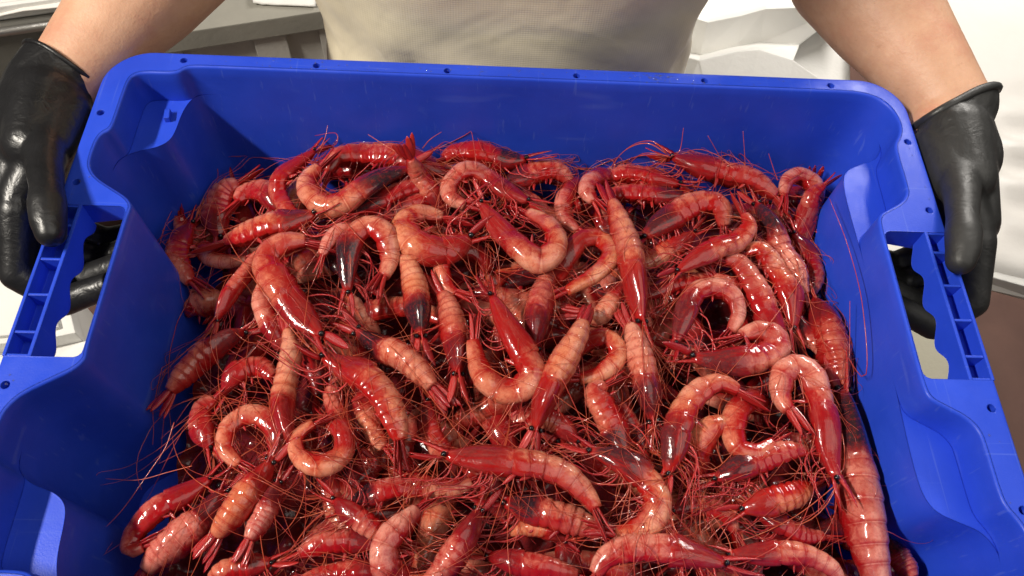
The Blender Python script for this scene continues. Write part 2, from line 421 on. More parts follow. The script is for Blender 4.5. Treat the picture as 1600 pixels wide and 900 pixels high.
# outer lip and skirt, in two pieces that leave the grip bays free
orings = [lift(outer_in + (OUT - outer_in) * math.sin(a), -FIL * (1 - math.cos(a))) for a in arc] + [lift(OUT, -24.0), lift(offset(OUT, -3), -24.0), lift(offset(OUT, -3), -5.0)]
for sl, ya, yb, sx in ((slice(0, 2 * nq), -1, 1, 1), (slice(2 * nq, None), 1, -1, -1)):
    rr = []
    for r_ in orings:
        seg = r_[sl]
        # run: from the grip on one short side round the long side to the other grip
        y = 56 if sx > 0 else -56
        first = np.array([seg[0][0], y, seg[0][2]]); last = np.array([seg[-1][0], y, seg[-1][2]])
        rr.append(np.vstack([first, seg, last]))
    V, F = loft(rr, closed=False); mb.add(V, [f[::-1] for f in F])
# slot and bay end faces, and the flange's thickness under the slot
for bayp in (left_bay, right_bay):
    P = np.array(bayp, float)
    dep = np.where(np.abs(P[:, 0]) > 285, -24.0, -15.0)
    V, F = loft([lift(P, 0.0), np.column_stack([P, dep])], closed=False); mb.add(V, F)
for h in holes:
    V, F = loft([lift(h, 0.0), lift(h, -14.0)]); mb.add(V, F)
    mb.add(lift(h, -14.0), [tuple(range(len(h)))])
# outer walls
OUTW = offset(LOW, 3.5)
V, F = loft([draft(OUTW, z) for z in (-31, -60, -120, -195)]); mb.add(V, F)
mb.add(draft(OUTW, -195), [tuple(range(len(OUTW)))[::-1]])
me = mesh('crate_shell', mb.v, mb.f, ORG)
bm = bmesh.new(); bm.from_mesh(me); bmesh.ops.remove_doubles(bm, verts=bm.verts, dist=1e-6); bm.to_mesh(me); bm.free()
me.set_sharp_from_angle(angle=math.radians(32))
link('crate_shell', me, BLUE, crate)

# grip bars: open cells between thin ribs, a wavy inner face below
for sx, xi in ((-1, 289.0), (1, 289.5)):
    g = MB(); xo = 306.0
    ys = np.linspace(-56, 56, 57)
    wav = -20.5 + 4.5 * np.cos(ys / 112 * 2 * math.pi * 3.5 + sx)
    # inner face (towards the slot) with thickness, wavy lower edge
    for x, flip in ((sx * xi, sx < 0), (sx * (xi + 2.2), sx > 0)):
        V = [(x, y, 0) for y in ys] + [(x, y, z) for y, z in zip(ys, wav)]
        F = [(i, i + 1, i + 58, i + 57) for i in range(56)]
        g.add(V, F if flip else [f[::-1] for f in F])
    V = [(sx * xi, y, z) for y, z in zip(ys, wav)] + [(sx * (xi + 2.2), y, z) for y, z in zip(ys, wav)]
    g.add(V, [(i, i + 1, i + 58, i + 57) for i in range(56)])
    V = [(sx * xi, y, 0) for y in ys] + [(sx * (xi + 2.2), y, 0) for y in ys]
    g.add(V, [(i, i + 1, i + 58, i + 57)[::1 if sx > 0 else -1] for i in range(56)])
    g.box((sx * (xo - 1), 0, -12), (2.0, 112, 24))                    # outer wall
    g.box((sx * (xo + xi + 2.2) / 2, 0, -15), (xo - xi - 4.4, 112, 2))  # cell floor
    gm = mesh('handle', g.v, g.f, ORG, smooth=False)
    ho = link('handle', gm, BLUE, crate)
    for y in (-55.3, -39.5, -13.2, 13.2, 39.5, 55.3):
        r_ = MB(); r_.box((sx * (xo - 2 + xi + 2.2) / 2, y, -7.2), (xo - 2 - xi - 2.2, 1.7, 13.4))
        link('rib', mesh('rib', r_.v, r_.f, ORG, smooth=False), BLUE, ho)
# small latch nub on the pocket shelves at the back
for sy in (1,):
    nb = MB(); nb.box((-263, sy * 160, -25.5), (4, 9, 5), rot=.12)
    link('latch_nub', mesh('latch_nub', nb.v, nb.f, ORG, smooth=False), BLUE, crate)

# ---------------------------------------------------------------- the shrimp on top of the pile
# width, dorsal side (L/R of the way from head to tail, U up), lift, (dark gut, pale flesh, orange), label, head-to-tail line
T = [
(32,'R',10,(.1,.2,.5),'bright red back arching up against the far blue wall, head up',[(492,235),(465,255),(440,282),(437,303),(452,328),(470,340)]),
(42,'L',22,(.8,.7,.6),'dark-headed shrimp with a pale hooked tail just below the red arch near the far wall',[(640,262),(600,276),(565,297),(535,316),(505,318),(483,300),(482,280),(500,262)]),
(45,'R',8,(.1,.3,.5),'long red back lying flat along the far blue wall, behind the hooked pale tail',[(700,275),(660,262),(615,248),(570,242),(530,250),(512,268)]),
(34,'L',(2,10,24,40),(.3,.2,.4),'shrimp sunk between others with its red tail fan pointing straight up the far wall',[(700,335),(672,300),(652,268),(641,246)]),
(44,'R',12,(1,.1,.6),'blackish-headed shrimp with a bright orange-red end resting along the far wall',[(822,252),(785,250),(745,244),(712,240),(694,247)]),
(38,'R',22,(.1,.9,.2),'pink translucent shrimp curled over, upper of the two looped together near the far wall',[(825,318),(790,300),(760,278),(730,272),(705,288),(706,308),(728,320)]),
(42,'R',25,(.1,.8,.6),'pink and orange shrimp bent into a U, lower of the two looped together',[(752,318),(785,360),(815,392),(845,407),(868,388),(858,358),(825,330)]),
(52,'L',20,(.1,.75,.9),'fat rounded pale orange curl left of the long U-bent shrimp',[(735,372),(695,390),(660,390),(637,370),(638,348),(662,336),(692,340)]),
(36,'L',5,(.5,.6,.2),'pale arched back half hidden behind the fat rounded orange curl',[(575,345),(610,335),(645,318),(680,310),(712,314),(730,338)]),
(35,'R',11,(.1,.7,.5),'pale C-shaped tail opening to one side under the U-bent shrimp',[(768,402),(735,390),(705,396),(692,420),(700,448),(714,460)]),
(35,'L',18,(.2,.6,1),'orange and grey hoop-shaped shrimp beside the long upright red one',[(868,428),(885,405),(905,380),(930,372),(950,385),(953,405),(935,425),(910,440),(884,455)]),
(44,'U',24,(.15,.35,.8),'long straight orange-red shrimp with its tail to the far wall and head toward the viewer',[(1003,500),(997,465),(988,422),(980,382),(968,345),(956,316)]),
(31,'R',12,(.1,.5,.1),'slim red C-curved shrimp between the hoop and the far wall',[(905,268),(895,290),(882,315),(882,340),(902,364)]),
(35,'R',18,(.1,.8,.1),'short pale pink bent tail leaning on the top of the long straight shrimp',[(955,258),(932,275),(917,300),(928,318)]),
(40,'L',8,(.7,.4,.5),'rounded orange-pink tail end beneath the long antennae near the middle of the far wall',[(785,290),(830,275),(865,270),(892,284)]),
(38,'U',3,(1,.2,.2),'glossy blackish shrimp wedged behind the U-bent pair',[(775,288),(815,312),(855,342),(888,370)]),
(37,'R',6,(.2,.3,.6),'dull red back lying along the far wall below the arching antennae',[(1062,288),(1018,279),(978,273),(946,281)]),
(36,'R',4,(.7,.2,.1),'dark pinkish body in shade just under the dull red back by the far wall',[(1075,308),(1025,304),(980,303),(945,306)]),
(42,'L',15,(.2,.35,.3),'long red shrimp stretching from the knot of antennae toward the far corner',[(1050,248),(1092,262),(1135,271),(1175,284),(1212,306)]),
(34,'R',14,(.1,.8,.1),'greyish pink curl in the far corner next to an upright tail',[(1252,352),(1274,322),(1273,294),(1252,277),(1230,285),(1222,308)]),
(30,'L',(0,8,18,26),(.4,.1,.2),'thin shrimp in the far corner whose dark red tail spike stands up the wall',[(1255,385),(1272,345),(1282,312),(1288,288)]),
(46,'L',16,(.6,.3,.6),'grey-headed shrimp with a glossy red hump under the knot of antennae',[(1005,372),(1045,345),(1088,322),(1120,326),(1132,352)]),
(36,'L',8,(.2,.8,.7),'short pale orange body lying under the ridged striped shrimp',[(1085,362),(1050,388),(1010,408),(978,416)]),
(37,'R',25,(.15,.45,.7),'ridged orange shrimp with clear stripes and an upturned tail end',[(1058,424),(1090,403),(1122,387),(1150,376),(1168,356),(1160,338)]),
(46,'R',19,(.2,.25,.3),'shiny red humped shrimp, first of the slanting row beside the inner wall',[(1216,560),(1200,500),(1178,448),(1152,410),(1130,408)]),
(42,'R',17,(.15,.75,.7),'pale banded shrimp, second of the slanting row beside the inner wall',[(1240,512),(1230,460),(1210,422),(1186,394),(1166,392)]),
(38,'U',13,(.9,.55,.2),'dark-headed shrimp with a pink tapering tail, third of the slanting row',[(1182,318),(1205,355),(1222,390),(1242,425),(1259,458)]),
(34,'L',4,(.4,.2,.1),'dull red shrimp pressed against the blue wall at the end of the slanting row',[(1238,366),(1262,395),(1271,430),(1266,460)]),
(54,'U',10,(.4,.1,.4),'thick glossy red shrimp hugging the blue wall above the big dark-headed one',[(1272,465),(1290,508),(1303,552),(1312,600)]),
(48,'R',27,(.05,.65,.3),'hook-shaped pink shrimp with long legs trailing down, beside the big dark-headed one',[(1304,750),(1293,702),(1285,660),(1276,620),(1262,587),(1240,577),(1221,592),(1222,620),(1234,642)]),
(68,'U',15,(1,.45,.1),'largest shrimp, purple-black head and banded pink tail, along the inner wall',[(1316,612),(1324,672),(1334,726),(1342,780),(1352,832),(1365,885),(1377,925)]),
(38,'L',20,(.5,.75,.2),'pink arch-shaped shrimp with grey head standing open like a gateway',[(1056,535),(1070,498),(1082,466),(1108,452),(1140,462),(1152,490),(1142,516)]),
(50,'R',22,(.5,.55,.2),'plump pinkish red shrimp lying across, round end under the slanting row',[(1082,556),(1122,562),(1165,564),(1202,552),(1210,531),(1186,519),(1158,526)]),
(46,'U',17,(.6,.55,.4),'shrimp with grey-mauve head pointing to the viewer below the long straight one',[(1022,655),(1013,612),(1003,570),(993,532),(985,508)]),
(34,'U',6,(.2,.85,.6),'small pale body tucked behind the long straight shrimp',[(978,440),(958,470),(936,494),(905,490)]),
(48,'U',27,(.1,.5,.9),'orange-red shrimp lying diagonally with pale ridged tail up, in the middle of the pile',[(838,668),(848,632),(862,598),(880,566),(898,535),(911,505)]),
(37,'L',12,(.1,.8,.9),'pale orange tail loop poking out beside the diagonal middle shrimp',[(885,548),(922,530),(952,534),(962,560),(938,583),(904,594)]),
(46,'L',24,(.05,.4,.7),'J-shaped red shrimp, spiky head up and thin tail rising again, at the middle',[(768,462),(790,510),(815,550),(829,585),(816,606),(786,609),(758,591),(745,560),(739,532)]),
(44,'U',12,(.5,.2,.2),'glossy dark red shrimp standing between the J-shaped and diagonal ones',[(836,545),(838,502),(846,468),(853,440),(856,424)]),
(44,'U',18,(.9,.5,1),'grey-headed shrimp with a ribbed orange tail top, left of the open C-tail',[(658,525),(653,484),(648,447),(640,420),(629,404)]),
(45,'U',12,(.5,.3,.5),'brick-red ribbed shrimp beside the grey-headed one with ribbed tail top',[(716,585),(714,542),(707,507),(699,476),(690,460)]),
(46,'U',16,(.8,.45,.6),'smoky translucent shrimp slanting down under a fan of antennae',[(558,518),(590,538),(622,556),(652,577),(676,604)]),
(54,'L',27,(.15,.3,.6),'vivid red shrimp bent double, head slanting down, near the shaded wall',[(503,528),(479,500),(456,470),(433,440),(419,412),(430,392),(455,381),(478,377)]),
(38,'L',15,(.1,.9,.2),'pale see-through shrimp edge showing beneath the vivid red bent one',[(446,530),(418,495),(409,462),(416,438)]),
(27,'U',18,(0,.1,.2),'narrow crimson shrimp pointing up like a blade beside the vivid red bent one',[(337,500),(360,462),(385,427),(404,397)]),
(42,'U',7,(.6,.2,.3),'red shrimp sliding down along the shaded side wall, tail lowest',[(380,515),(345,536),(310,562),(282,590),(264,610)]),
(40,'U',19,(.15,.75,.7),'straight pale orange shrimp lying upright beside the tight ring',[(463,700),(447,672),(441,635),(447,595),(455,555),(451,518)]),
(37,'L',25,(.1,.85,.8),'shrimp coiled into a tight pale orange ring',[(508,640),(532,672),(536,703),(515,725),(487,726),(465,705),(468,678),(492,662)]),
(40,'R',18,(.2,.75,.7),'grey-orange see-through curl beside the straight upright one',[(424,722),(434,688),(416,656),(386,650),(358,670),(354,702),(374,724)]),
(48,'U',20,(.05,.35,1),'vivid orange shrimp tapering down to a red tail, near the shaded corner',[(424,722),(407,745),(385,776),(360,809),(336,835)]),
(37,'U',18,(.5,.6,.0),'silvery pink shrimp lying parallel to the vivid orange one',[(434,752),(420,785),(405,815),(389,845)]),
(42,'R',14,(.2,.2,.1),'dark pink shrimp folded back on its own tail fan, lowest by the shaded wall',[(330,748),(292,772),(250,797),(214,830),(204,856),(224,852)]),
(58,'U',6,(.5,.3,.1),'wide dusky pink body beneath the folded shrimp by the shaded wall',[(352,765),(322,808),(284,840),(248,868),(226,892)]),
(40,'L',8,(.1,.2,.2),'red humped shrimp behind the grey-orange curl, toward the shaded wall',[(332,702),(319,672),(316,642),(336,624)]),
(38,'L',8,(.1,.2,.3),'red ragged shrimp above the humped one with legs in a tangle',[(350,612),(370,587),(402,573),(428,592)]),
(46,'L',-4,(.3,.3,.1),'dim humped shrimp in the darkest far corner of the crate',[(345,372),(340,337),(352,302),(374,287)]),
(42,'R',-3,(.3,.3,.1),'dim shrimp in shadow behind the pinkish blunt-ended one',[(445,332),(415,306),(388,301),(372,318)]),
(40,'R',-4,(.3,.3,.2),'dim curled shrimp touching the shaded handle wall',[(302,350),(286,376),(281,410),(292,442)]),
(48,'R',21,(.6,.65,.7),'pinkish orange blunt-ended shrimp with dark belly at the edge of the shadow',[(492,334),(456,347),(420,359),(385,370),(352,377)]),
(31,'R',10,(.1,.7,.2),'small pink tail end peeping from under the blunt-ended shrimp',[(308,366),(322,394),(350,408),(386,405)]),
(42,'L',24,(1,.65,.6),'shrimp arched over with shiny grey-black head hanging down, by the pale silver tail',[(543,455),(545,416),(552,379),(575,357),(600,371),(608,402),(600,434)]),
(34,'R',21,(.1,.95,.0),'pale silvery tail bending down beside the shiny grey-black head',[(572,350),(546,357),(521,374),(504,402)]),
(37,'L',9,(1,.2,.1),'dark purple slender shrimp slanting below the hooked pale tail',[(545,336),(590,320),(640,300),(684,294)]),
(54,'L',25,(.1,.55,.8),'big orange-pink shrimp curving down to a crimson tail, left of centre',[(505,560),(535,574),(567,591),(596,621),(613,656),(625,690)]),
(37,'R',12,(.2,.7,.8),'pale tail showing under the inner side of the big orange-pink curve',[(560,602),(572,640),(586,676),(602,700)]),
(52,'L',33,(.3,.65,.7),'long shrimp stretched across the front with knobbly pale back and red head',[(694,712),(735,718),(775,724),(815,729),(850,732),(885,747),(915,773),(931,796)]),
(48,'L',26,(.8,.6,1),'dark-backed shrimp curled into a big open hook beside the long stretched one',[(922,704),(955,719),(986,735),(1012,756),(1026,787),(1015,816),(985,831),(958,834)]),
(52,'L',14,(.9,.5,.5),'purple-headed shrimp lying beneath the long stretched one',[(786,786),(830,798),(870,809),(906,820),(938,834)]),
(28,'U',7,(.1,.5,1),'small orange body end in the gap under the purple-headed shrimp',[(885,842),(852,830),(822,826),(797,832)]),
(50,'L',22,(.05,.8,.1),'large pink tail doubled over with a red tip, near the bottom of the pile',[(648,912),(608,890),(603,855),(626,824),(652,795)]),
(46,'U',22,(.2,.2,.2),'red shrimp head-up at the bottom with a bundle of legs around it',[(748,798),(722,848),(692,890),(662,920)]),
(38,'R',10,(.3,.4,.2),'pinkish shrimp lying just behind the large doubled-over pink tail',[(522,780),(555,805),(592,829),(622,842)]),
(40,'L',7,(.9,.3,.2),'dusky shrimp under the antennae tangle below the tight ring',[(545,790),(580,775),(622,765),(664,770)]),
(36,'R',14,(.1,.9,.6),'pale belly showing under the head of the long stretched shrimp',[(630,738),(665,757),(700,763),(738,754)]),
(42,'R',4,(.5,.15,.1),'dark red body low in the gap above the bottom edge, by the doubled-over tail',[(596,852),(552,846),(510,851),(468,866)]),
(36,'R',12,(.3,.15,.3),'red back at the very bottom beside the large doubled-over pink tail',[(606,898),(562,894),(512,898),(474,908)]),
(42,'R',10,(.1,.35,.7),'orange-red lump at the bottom beneath the silvery pink shrimp',[(424,878),(388,885),(352,897),(325,915)]),
(52,'R',27,(.15,.6,.2),'pale pink blunt-tailed shrimp along the bottom with a mass of curled legs',[(1132,882),(1082,871),(1032,862),(986,862),(951,872),(931,898)]),
(40,'L',18,(.3,.55,.5),'red-headed shrimp arching along the bottom toward the largest one',[(1140,866),(1182,868),(1222,867),(1262,871),(1296,889),(1314,914)]),
(44,'L',20,(.7,.4,.3),'grey-pink shrimp slanting up to the trailing legs of the hook-shaped one',[(1118,747),(1155,735),(1190,721),(1225,709),(1258,705)]),
(46,'R',12,(.2,.5,1),'soft orange shrimp lying below the slanting grey-pink one',[(1158,797),(1195,786),(1232,775),(1266,760)]),
(48,'L',27,(.6,.6,.8),'orange arched shrimp with glossy striped back and grey tail end',[(1045,738),(1055,702),(1062,666),(1075,635),(1097,612),(1125,602),(1152,613)]),
(46,'L',18,(.1,.5,1),'plain orange hump nested inside the glossy striped arch',[(1094,734),(1093,702),(1105,676),(1126,669),(1148,682)]),
(42,'R',22,(.2,.5,.7),'orange-red S-bent tail next to the nested hump',[(1208,622),(1180,624),(1156,640),(1146,670),(1156,700),(1186,706),(1208,690)]),
(46,'L',16,(.7,.35,.5),'red shrimp with grey head pointing to the viewer, left of the mauve-headed one',[(976,715),(966,678),(946,642),(931,613),(946,600)]),
(32,'R',6,(.8,.1,.1),'dark slim shrimp in the gap next to the mauve head',[(1008,702),(987,667),(967,632)]),
(36,'L',6,(.7,.2,.2),'dark shrimp in the gap by the largest one, its red tail pointing at it',[(1180,800),(1220,824),(1256,838),(1288,838)]),
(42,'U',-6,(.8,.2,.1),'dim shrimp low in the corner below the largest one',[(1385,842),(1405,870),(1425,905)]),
(42,'L',11,(.3,.2,.2),'red leggy shrimp at the bottom beneath the small orange end',[(762,868),(802,880),(852,891),(902,899)]),
(33,'L',11,(.3,.25,.4),'reddish shrimp slanting behind the pink gateway arch',[(1008,466),(1046,449),(1088,440),(1110,432)]),
(30,'L',14,(.1,.9,.2),'small pale tail on top of the gateway arch',[(1172,472),(1146,446),(1114,431)]),
(32,'R',7,(.7,.3,.1),'thin dusky shrimp among legs beside the thick glossy red one',[(1238,480),(1262,520),(1288,548),(1300,590)]),
(34,'U',10,(.6,.2,.2),'dusky red shrimp squeezed between the tight ring and the big orange-pink curve',[(560,700),(535,660),(520,622),(528,590)]),
(36,'R',7,(.5,.3,.4),'shadowed shrimp under the middle antennae, left of the J-shaped one',[(668,625),(672,665),(690,702),(722,716)]),
(36,'L',8,(.3,.3,.5),'reddish shrimp under the legs of the diagonal middle one',[(902,690),(880,668),(852,655),(820,668)]),
(36,'L',6,(.4,.3,.3),'shadowed red shrimp below the pink and red bottom tails',[(1050,800),(1090,790),(1128,802),(1150,830)]),
]

def spread(x, k): return math.copysign(abs(x) ** k, x)
def pile_z(x, y):
    z = -84 + 5 * math.sin(x * .021 + 1) * math.cos(y * .026) 
    z += 8 * math.exp(-((x - 20) ** 2 / 150 ** 2 + (y + 20) ** 2 / 90 ** 2))
    z -= 10 * math.exp(-((x + 225) ** 2 / 45 ** 2 + (y - 60) ** 2 / 110 ** 2))
    return z

# ---- shared small parts (unit size, +X forward, +Z dorsal), scaled by the shrimp's radius
def unit(name, V, F, smooth=True):
    me = bpy.data.meshes.new(name); me.from_pydata([tuple(map(float, v)) for v in V], [], [tuple(map(int, f)) for f in F])
    if smooth: me.polygons.foreach_set('use_smooth', [True] * len(me.polygons))
    me.update(); return me
def blade(name, L, W, H, bend, point=.5, n=9, keel=.25):
    V, F = [], []
    for i in range(n):
        t = i / (n - 1); wd = W * (math.sin(math.pi * min(1, t * .86 + .12)) ** point) * (1 - .25 * t)
        if i == n - 1: wd *= .35
        x = L * t; z = bend * t * t
        for k in range(8):
            a = 2 * math.pi * k / 8
            V.append((x, wd * math.cos(a), z + H * (1 - .6 * t) * math.sin(a) + keel * H * max(0, math.sin(a)) ** 3 - .10 * L * (wd * math.cos(a) / max(W, 1e-6)) ** 2 * .35))
    for i in range(n - 1):
        for k in range(8): F.append((i * 8 + k, i * 8 + (k + 1) % 8, i * 8 + 8 + (k + 1) % 8, i * 8 + 8 + k))
    F += [tuple(range(8))[::-1], tuple((n - 1) * 8 + k for k in range(8))]
    return unit(name, V, F)
UROPOD = [blade('uropod', 2.1, .36, .05, -.25, .5), blade('uropod', 2.3, .31, .05, -.1, .5)]
TELSON = blade('telson', 2.0, .26, .12, .12, .35)
SCALE = blade('antennal_scale', 1.9, .30, .06, .1, .5)
SWIM = [blade('swimmeret', 1.25, .20, .055, b, .6, 7) for b in (-.35, .2, -.1)]
def rostrum_mesh():
    V, F = [], []; n = 14
    for i in range(n):
        t = i / (n - 1); x = -.35 + 2.3 * t; z = .18 * math.sin(t * 2.4) - .05 * t + .22 * t * t
        h = .20 * (1 - t) ** .8 + .015; wd = .085 * (1 - t) + .012
        tooth = .07 * (1 - t) * (1 if i % 2 else 0)
        for dy, dz in ((0, h + tooth), (wd, 0), (0, -h * .7), (-wd, 0)): V.append((x, dy, z + dz))
    for i in range(n - 1):
        for k in range(4): F.append((i * 4 + k, i * 4 + (k + 1) % 4, i * 4 + 4 + (k + 1) % 4, i * 4 + 4 + k))
    F += [(3, 2, 1, 0), tuple((n - 1) * 4 + k for k in range(4))]
    return unit('rostrum', V, F)
ROSTRUM = rostrum_mesh()
def eye_mesh():
    bm = bmesh.new(); bmesh.ops.create_uvsphere(bm, u_segments=12, v_segments=8, radius=1)
    me = bpy.data.meshes.new('eye'); bm.to_mesh(me); bm.free(); me.polygons.foreach_set('use_smooth', [True] * len(me.polygons)); return me
EYEM = eye_mesh()
def leg_mesh(k):
    r = random.Random(100 + k)
    a = r.uniform(.25, .55); L = r.uniform(2.8, 4.6)
    P = [(0, 0, 0), (.25 * L * .5, 0, -.16 * L), (.35 * L, r.uniform(-.15, .15), -.20 * L), (.62 * L, r.uniform(-.3, .3), -.12 * L + r.uniform(-.2, .2)), (L, r.uniform(-.5, .5), -.2 * L * a + r.uniform(-.3, .3))]
    Q, _ = catmull(P, 13)
    V, F = tube(Q, np.linspace(.066, .018, 13), 5); return unit('leg', V, F)
LEGS = [leg_mesh(k) for k in range(8)]
for q, m_ in [(u, FIN) for u in UROPOD + [TELSON, SCALE] + SWIM] + [(ROSTRUM, FIN), (EYEM, EYE)] + [(l, LEGM) for l in LEGS]:
    q.materials.append(m_)

HG = 3.0; HX0, HY0, HNX, HNY = -310, -230, 208, 150      # height grid over the pile, mm
HGRID = np.full((HNX, HNY), -112.0)
def stamp(V):
    i = ((V[:, 0] - HX0) / HG).astype(int).clip(0, HNX - 1); j = ((V[:, 1] - HY0) / HG).astype(int).clip(0, HNY - 1)
    np.maximum.at(HGRID, (i, j), V[:, 2])

WHISKERS = []        # (parent, org, head point, forward, dorsal, radius, detail) laid once the whole pile is there
def frame_matrix(p, x, z, s, org):
    x = norm(x); z = np.asarray(z, float); z = norm(z - x * (z @ x)); y = np.cross(z, x)
    l = (np.asarray(p, float) - np.asarray(org, float)) * .001
    return Matrix(((x[0] * s, y[0] * s, z[0] * s, l[0]), (x[1] * s, y[1] * s, z[1] * s, l[1]), (x[2] * s, y[2] * s, z[2] * s, l[2]), (0, 0, 0, 1)))
def put(name, me, parent, p, x, z, s, org, color=None):
    o = bpy.data.objects.new(name, me); COL.objects.link(o); o.parent = parent
    o.matrix_local = frame_matrix(p, x, z, s * .001, org)
    return o
def clamp_in(p, r):
    """keep a point inside the crate walls"""
    k = 1 + p[2] * .00022
    x, y = p[0], p[1]
    ay = abs(y)
    xl = -(257 if ay < 70 or ay > 128 else 285) * k + r * .8; xr = (258 if ay < 132 else 285) * k - r * .8
    yb = 187 * k - r * .8
    return np.array([min(max(x, xl), xr), min(max(y, -yb), yb), p[2]])

def make_shrimp(P, R, dorsal, tone, label, group, detail=2, flat=False, ch=.40):
    """P: head-to-tail points (mm). dorsal: 'L','R','U' or a vector. One continuous body, its appendages as parts."""
    n = 60
    P = np.array([clamp_in(p, R) for p in P])
    if ch < .22: P[0][2] -= 15; P[1][2] -= 4          # the head dives under its neighbours
    A, L = catmull(P, n)
    T = norm(np.gradient(A, axis=0))
    up = np.array([0, 0, 1.0])
    roll = rnd.uniform(-.30, .30)
    D = np.zeros_like(A)
    prev = None
    for i in range(n):
        right = norm(np.cross(T[i], up))
        if dorsal == 'U': d = up * math.cos(roll) + right * math.sin(roll)
        else:
            s = right if dorsal == 'R' else -right
            d = s * math.cos(.30 + roll * .6) + np.cross(right, T[i]) * math.sin(.30 + roll * .6)
        d = norm(d - T[i] * (d @ T[i]))
        if prev is not None: d = norm(d * .5 + prev * .5 - T[i] * ((d * .5 + prev * .5) @ T[i]))
        D[i] = d; prev = d
    org = A[n // 3] * 1.0; org[2] = A[:, 2].min() - R
    root = thing('shrimp', org, label, 'shrimp', group)
    rd, rb = (R * 1.03, R * .84) if dorsal != 'U' else (R * 1.08, R * .96)
    def at(s):
        f = np.clip(s, 0, 1) * (n - 1); i = int(min(f, n - 2)); t = f - i
        return A[i] * (1 - t) + A[i + 1] * t, norm(T[i] * (1 - t) + T[i + 1] * t), norm(D[i] * (1 - t) + D[i + 1] * t)
    xs = [0, .03, .08, .15, .25, .33, .40, .52, .65, .78, .9, 1.0]
    ys_ = [.22, .36, .52, .71, .89, .98, 1.0, 1.0, .96, .87, .70, .44]
    if ch < .22: ys_[:5] = [.55, .68, .80, .90, .97]
    def prof(s):
        q = s / ch * .40 if s < ch else .40 + (s - ch) / (1 - ch) * .60
        return float(np.interp(q, xs, ys_))
    ridge = rnd.uniform(.6, 1.6)
    rows = []            # s, factor, carapace flag, band
    for k in range(13):
        s = ch * k / 12; rows.append((s, 1.0, 1.0, .5))
    rows.append((ch + .002, .96, 0.0, 0.02))
    segw = np.array([1, 1.05, 1.1, .95, .9, 1.25]); segw = np.cumsum(segw) / segw.sum()
    s0 = ch
    for j in range(6):
        s1 = ch + (1 - ch) * segw[j]
        for f, k in ((.06, 1 - .030 * ridge), (.3, 1 - .008 * ridge), (.62, 1 + .010 * ridge), (.90, 1 + .020 * ridge), (.985, 1 - .006 * ridge)):
            rows.append((s0 + (s1 - s0) * f, k, 0.0, f))
        s0 = s1
    NS = 20
    V, al, ca, do, bd = [], [], [], [], []
    ph = rnd.uniform(0, 6); ph2 = rnd.uniform(0, 6)
    for s, k, c, b in rows:
        p, t, d = at(s); B = np.cross(d, t); r0 = prof(s) * k * (1 + .025 * math.sin(s * 17 + ph))
        for q in range(NS):
            th = 2 * math.pi * q / NS; ct, st = math.cos(th), math.sin(th)
            a, e = ct, st
            lump = 1 + .022 * math.sin(2 * th + 11 * s + ph2) + .018 * math.sin(3 * th - 19 * s + ph)
            if c > .5:                                   # carapace: keeled back, gill covers bulging low on the flanks
                a = ct * (1 + .10 * max(0, ct) ** 10) ; e = st * (1 - .18 * max(0, ct) + .06 * max(0, -ct))
                if ct < -.6: a = -.6 + (ct + .6) * .55
            else:                                        # abdomen: arched plates whose side flaps hang past a flat belly
                if ct < -.45: a = -.45 + (ct + .45) * .45
                fl = math.exp(-((abs(th - math.pi) - 1.0) / .28) ** 2)
                e = st * (1 + .05 * fl); a -= .16 * fl * (.4 + .6 * math.sin(math.pi * min(1, b)))
            V.append(p + d * (a * rd * r0 * lump) + B * (e * rb * r0 * lump))
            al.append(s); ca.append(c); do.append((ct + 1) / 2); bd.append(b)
    F = []
    m = len(rows)
    for i in range(m - 1):
        for q in range(NS): F.append((i * NS + q, i * NS + (q + 1) % NS, (i + 1) * NS + (q + 1) % NS, (i + 1) * NS + q))
    F.append(tuple(range(NS))[::-1]); F.append(tuple((m - 1) * NS + q for q in range(NS)))
    V = np.array(V); stamp(V)
    me = mesh('body', V, F, org)
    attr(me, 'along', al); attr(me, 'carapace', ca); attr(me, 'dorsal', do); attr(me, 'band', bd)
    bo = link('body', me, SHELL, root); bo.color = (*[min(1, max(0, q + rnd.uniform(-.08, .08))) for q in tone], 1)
    # tail fan
    p, t, d = at(1.0); B = np.cross(d, t); rs = R * (1.0 if detail > 1 else 1.0)
    t0 = norm(t + d * rnd.uniform(-.25, .1))
    op = rnd.choice((rnd.uniform(.02, .12), rnd.uniform(.1, .32)))
    put('telson', TELSON, root, p + d * .12 * R - t * .15 * R, t0, d, rs, org)
    for sg in (-1, 1):
        for q in range(2):
            x = norm(t0 + B * sg * (op * (.55 + .75 * q)) - d * .06 * q)
            put('uropod', UROPOD[q], root, p - t * .2 * R + B * sg * (.14 + .06 * q) * R - d * (.05 + .1 * q) * R, x, norm(d + B * sg * -.25), rs * rnd.uniform(.9, 1.08), org)
    # head
    p, t, d = at(0.0); B = np.cross(d, t); f = -t
    put('rostrum', ROSTRUM, root, p + d * rd * .18 + f * R * .05, norm(f + d * .10), d, R * rnd.uniform(.85, 1.15), org)
    sides = (-1, 1) if dorsal == 'U' else ((1,) if np.cross(D[0], T[0])[2] > 0 else (-1,))
    for sg in (-1, 1):
        put('eye', EYEM, root, p + f * R * .05 + B * sg * R * .30 + d * R * .06, f, d, R * .17, org)
        put('antennal_scale', SCALE, root, p + f * R * .1 + B * sg * R * .22 - d * R * .1, norm(f + B * sg * .22 - d * .12), norm(d + B * sg * .5), R * rnd.uniform(.9, 1.15), org)
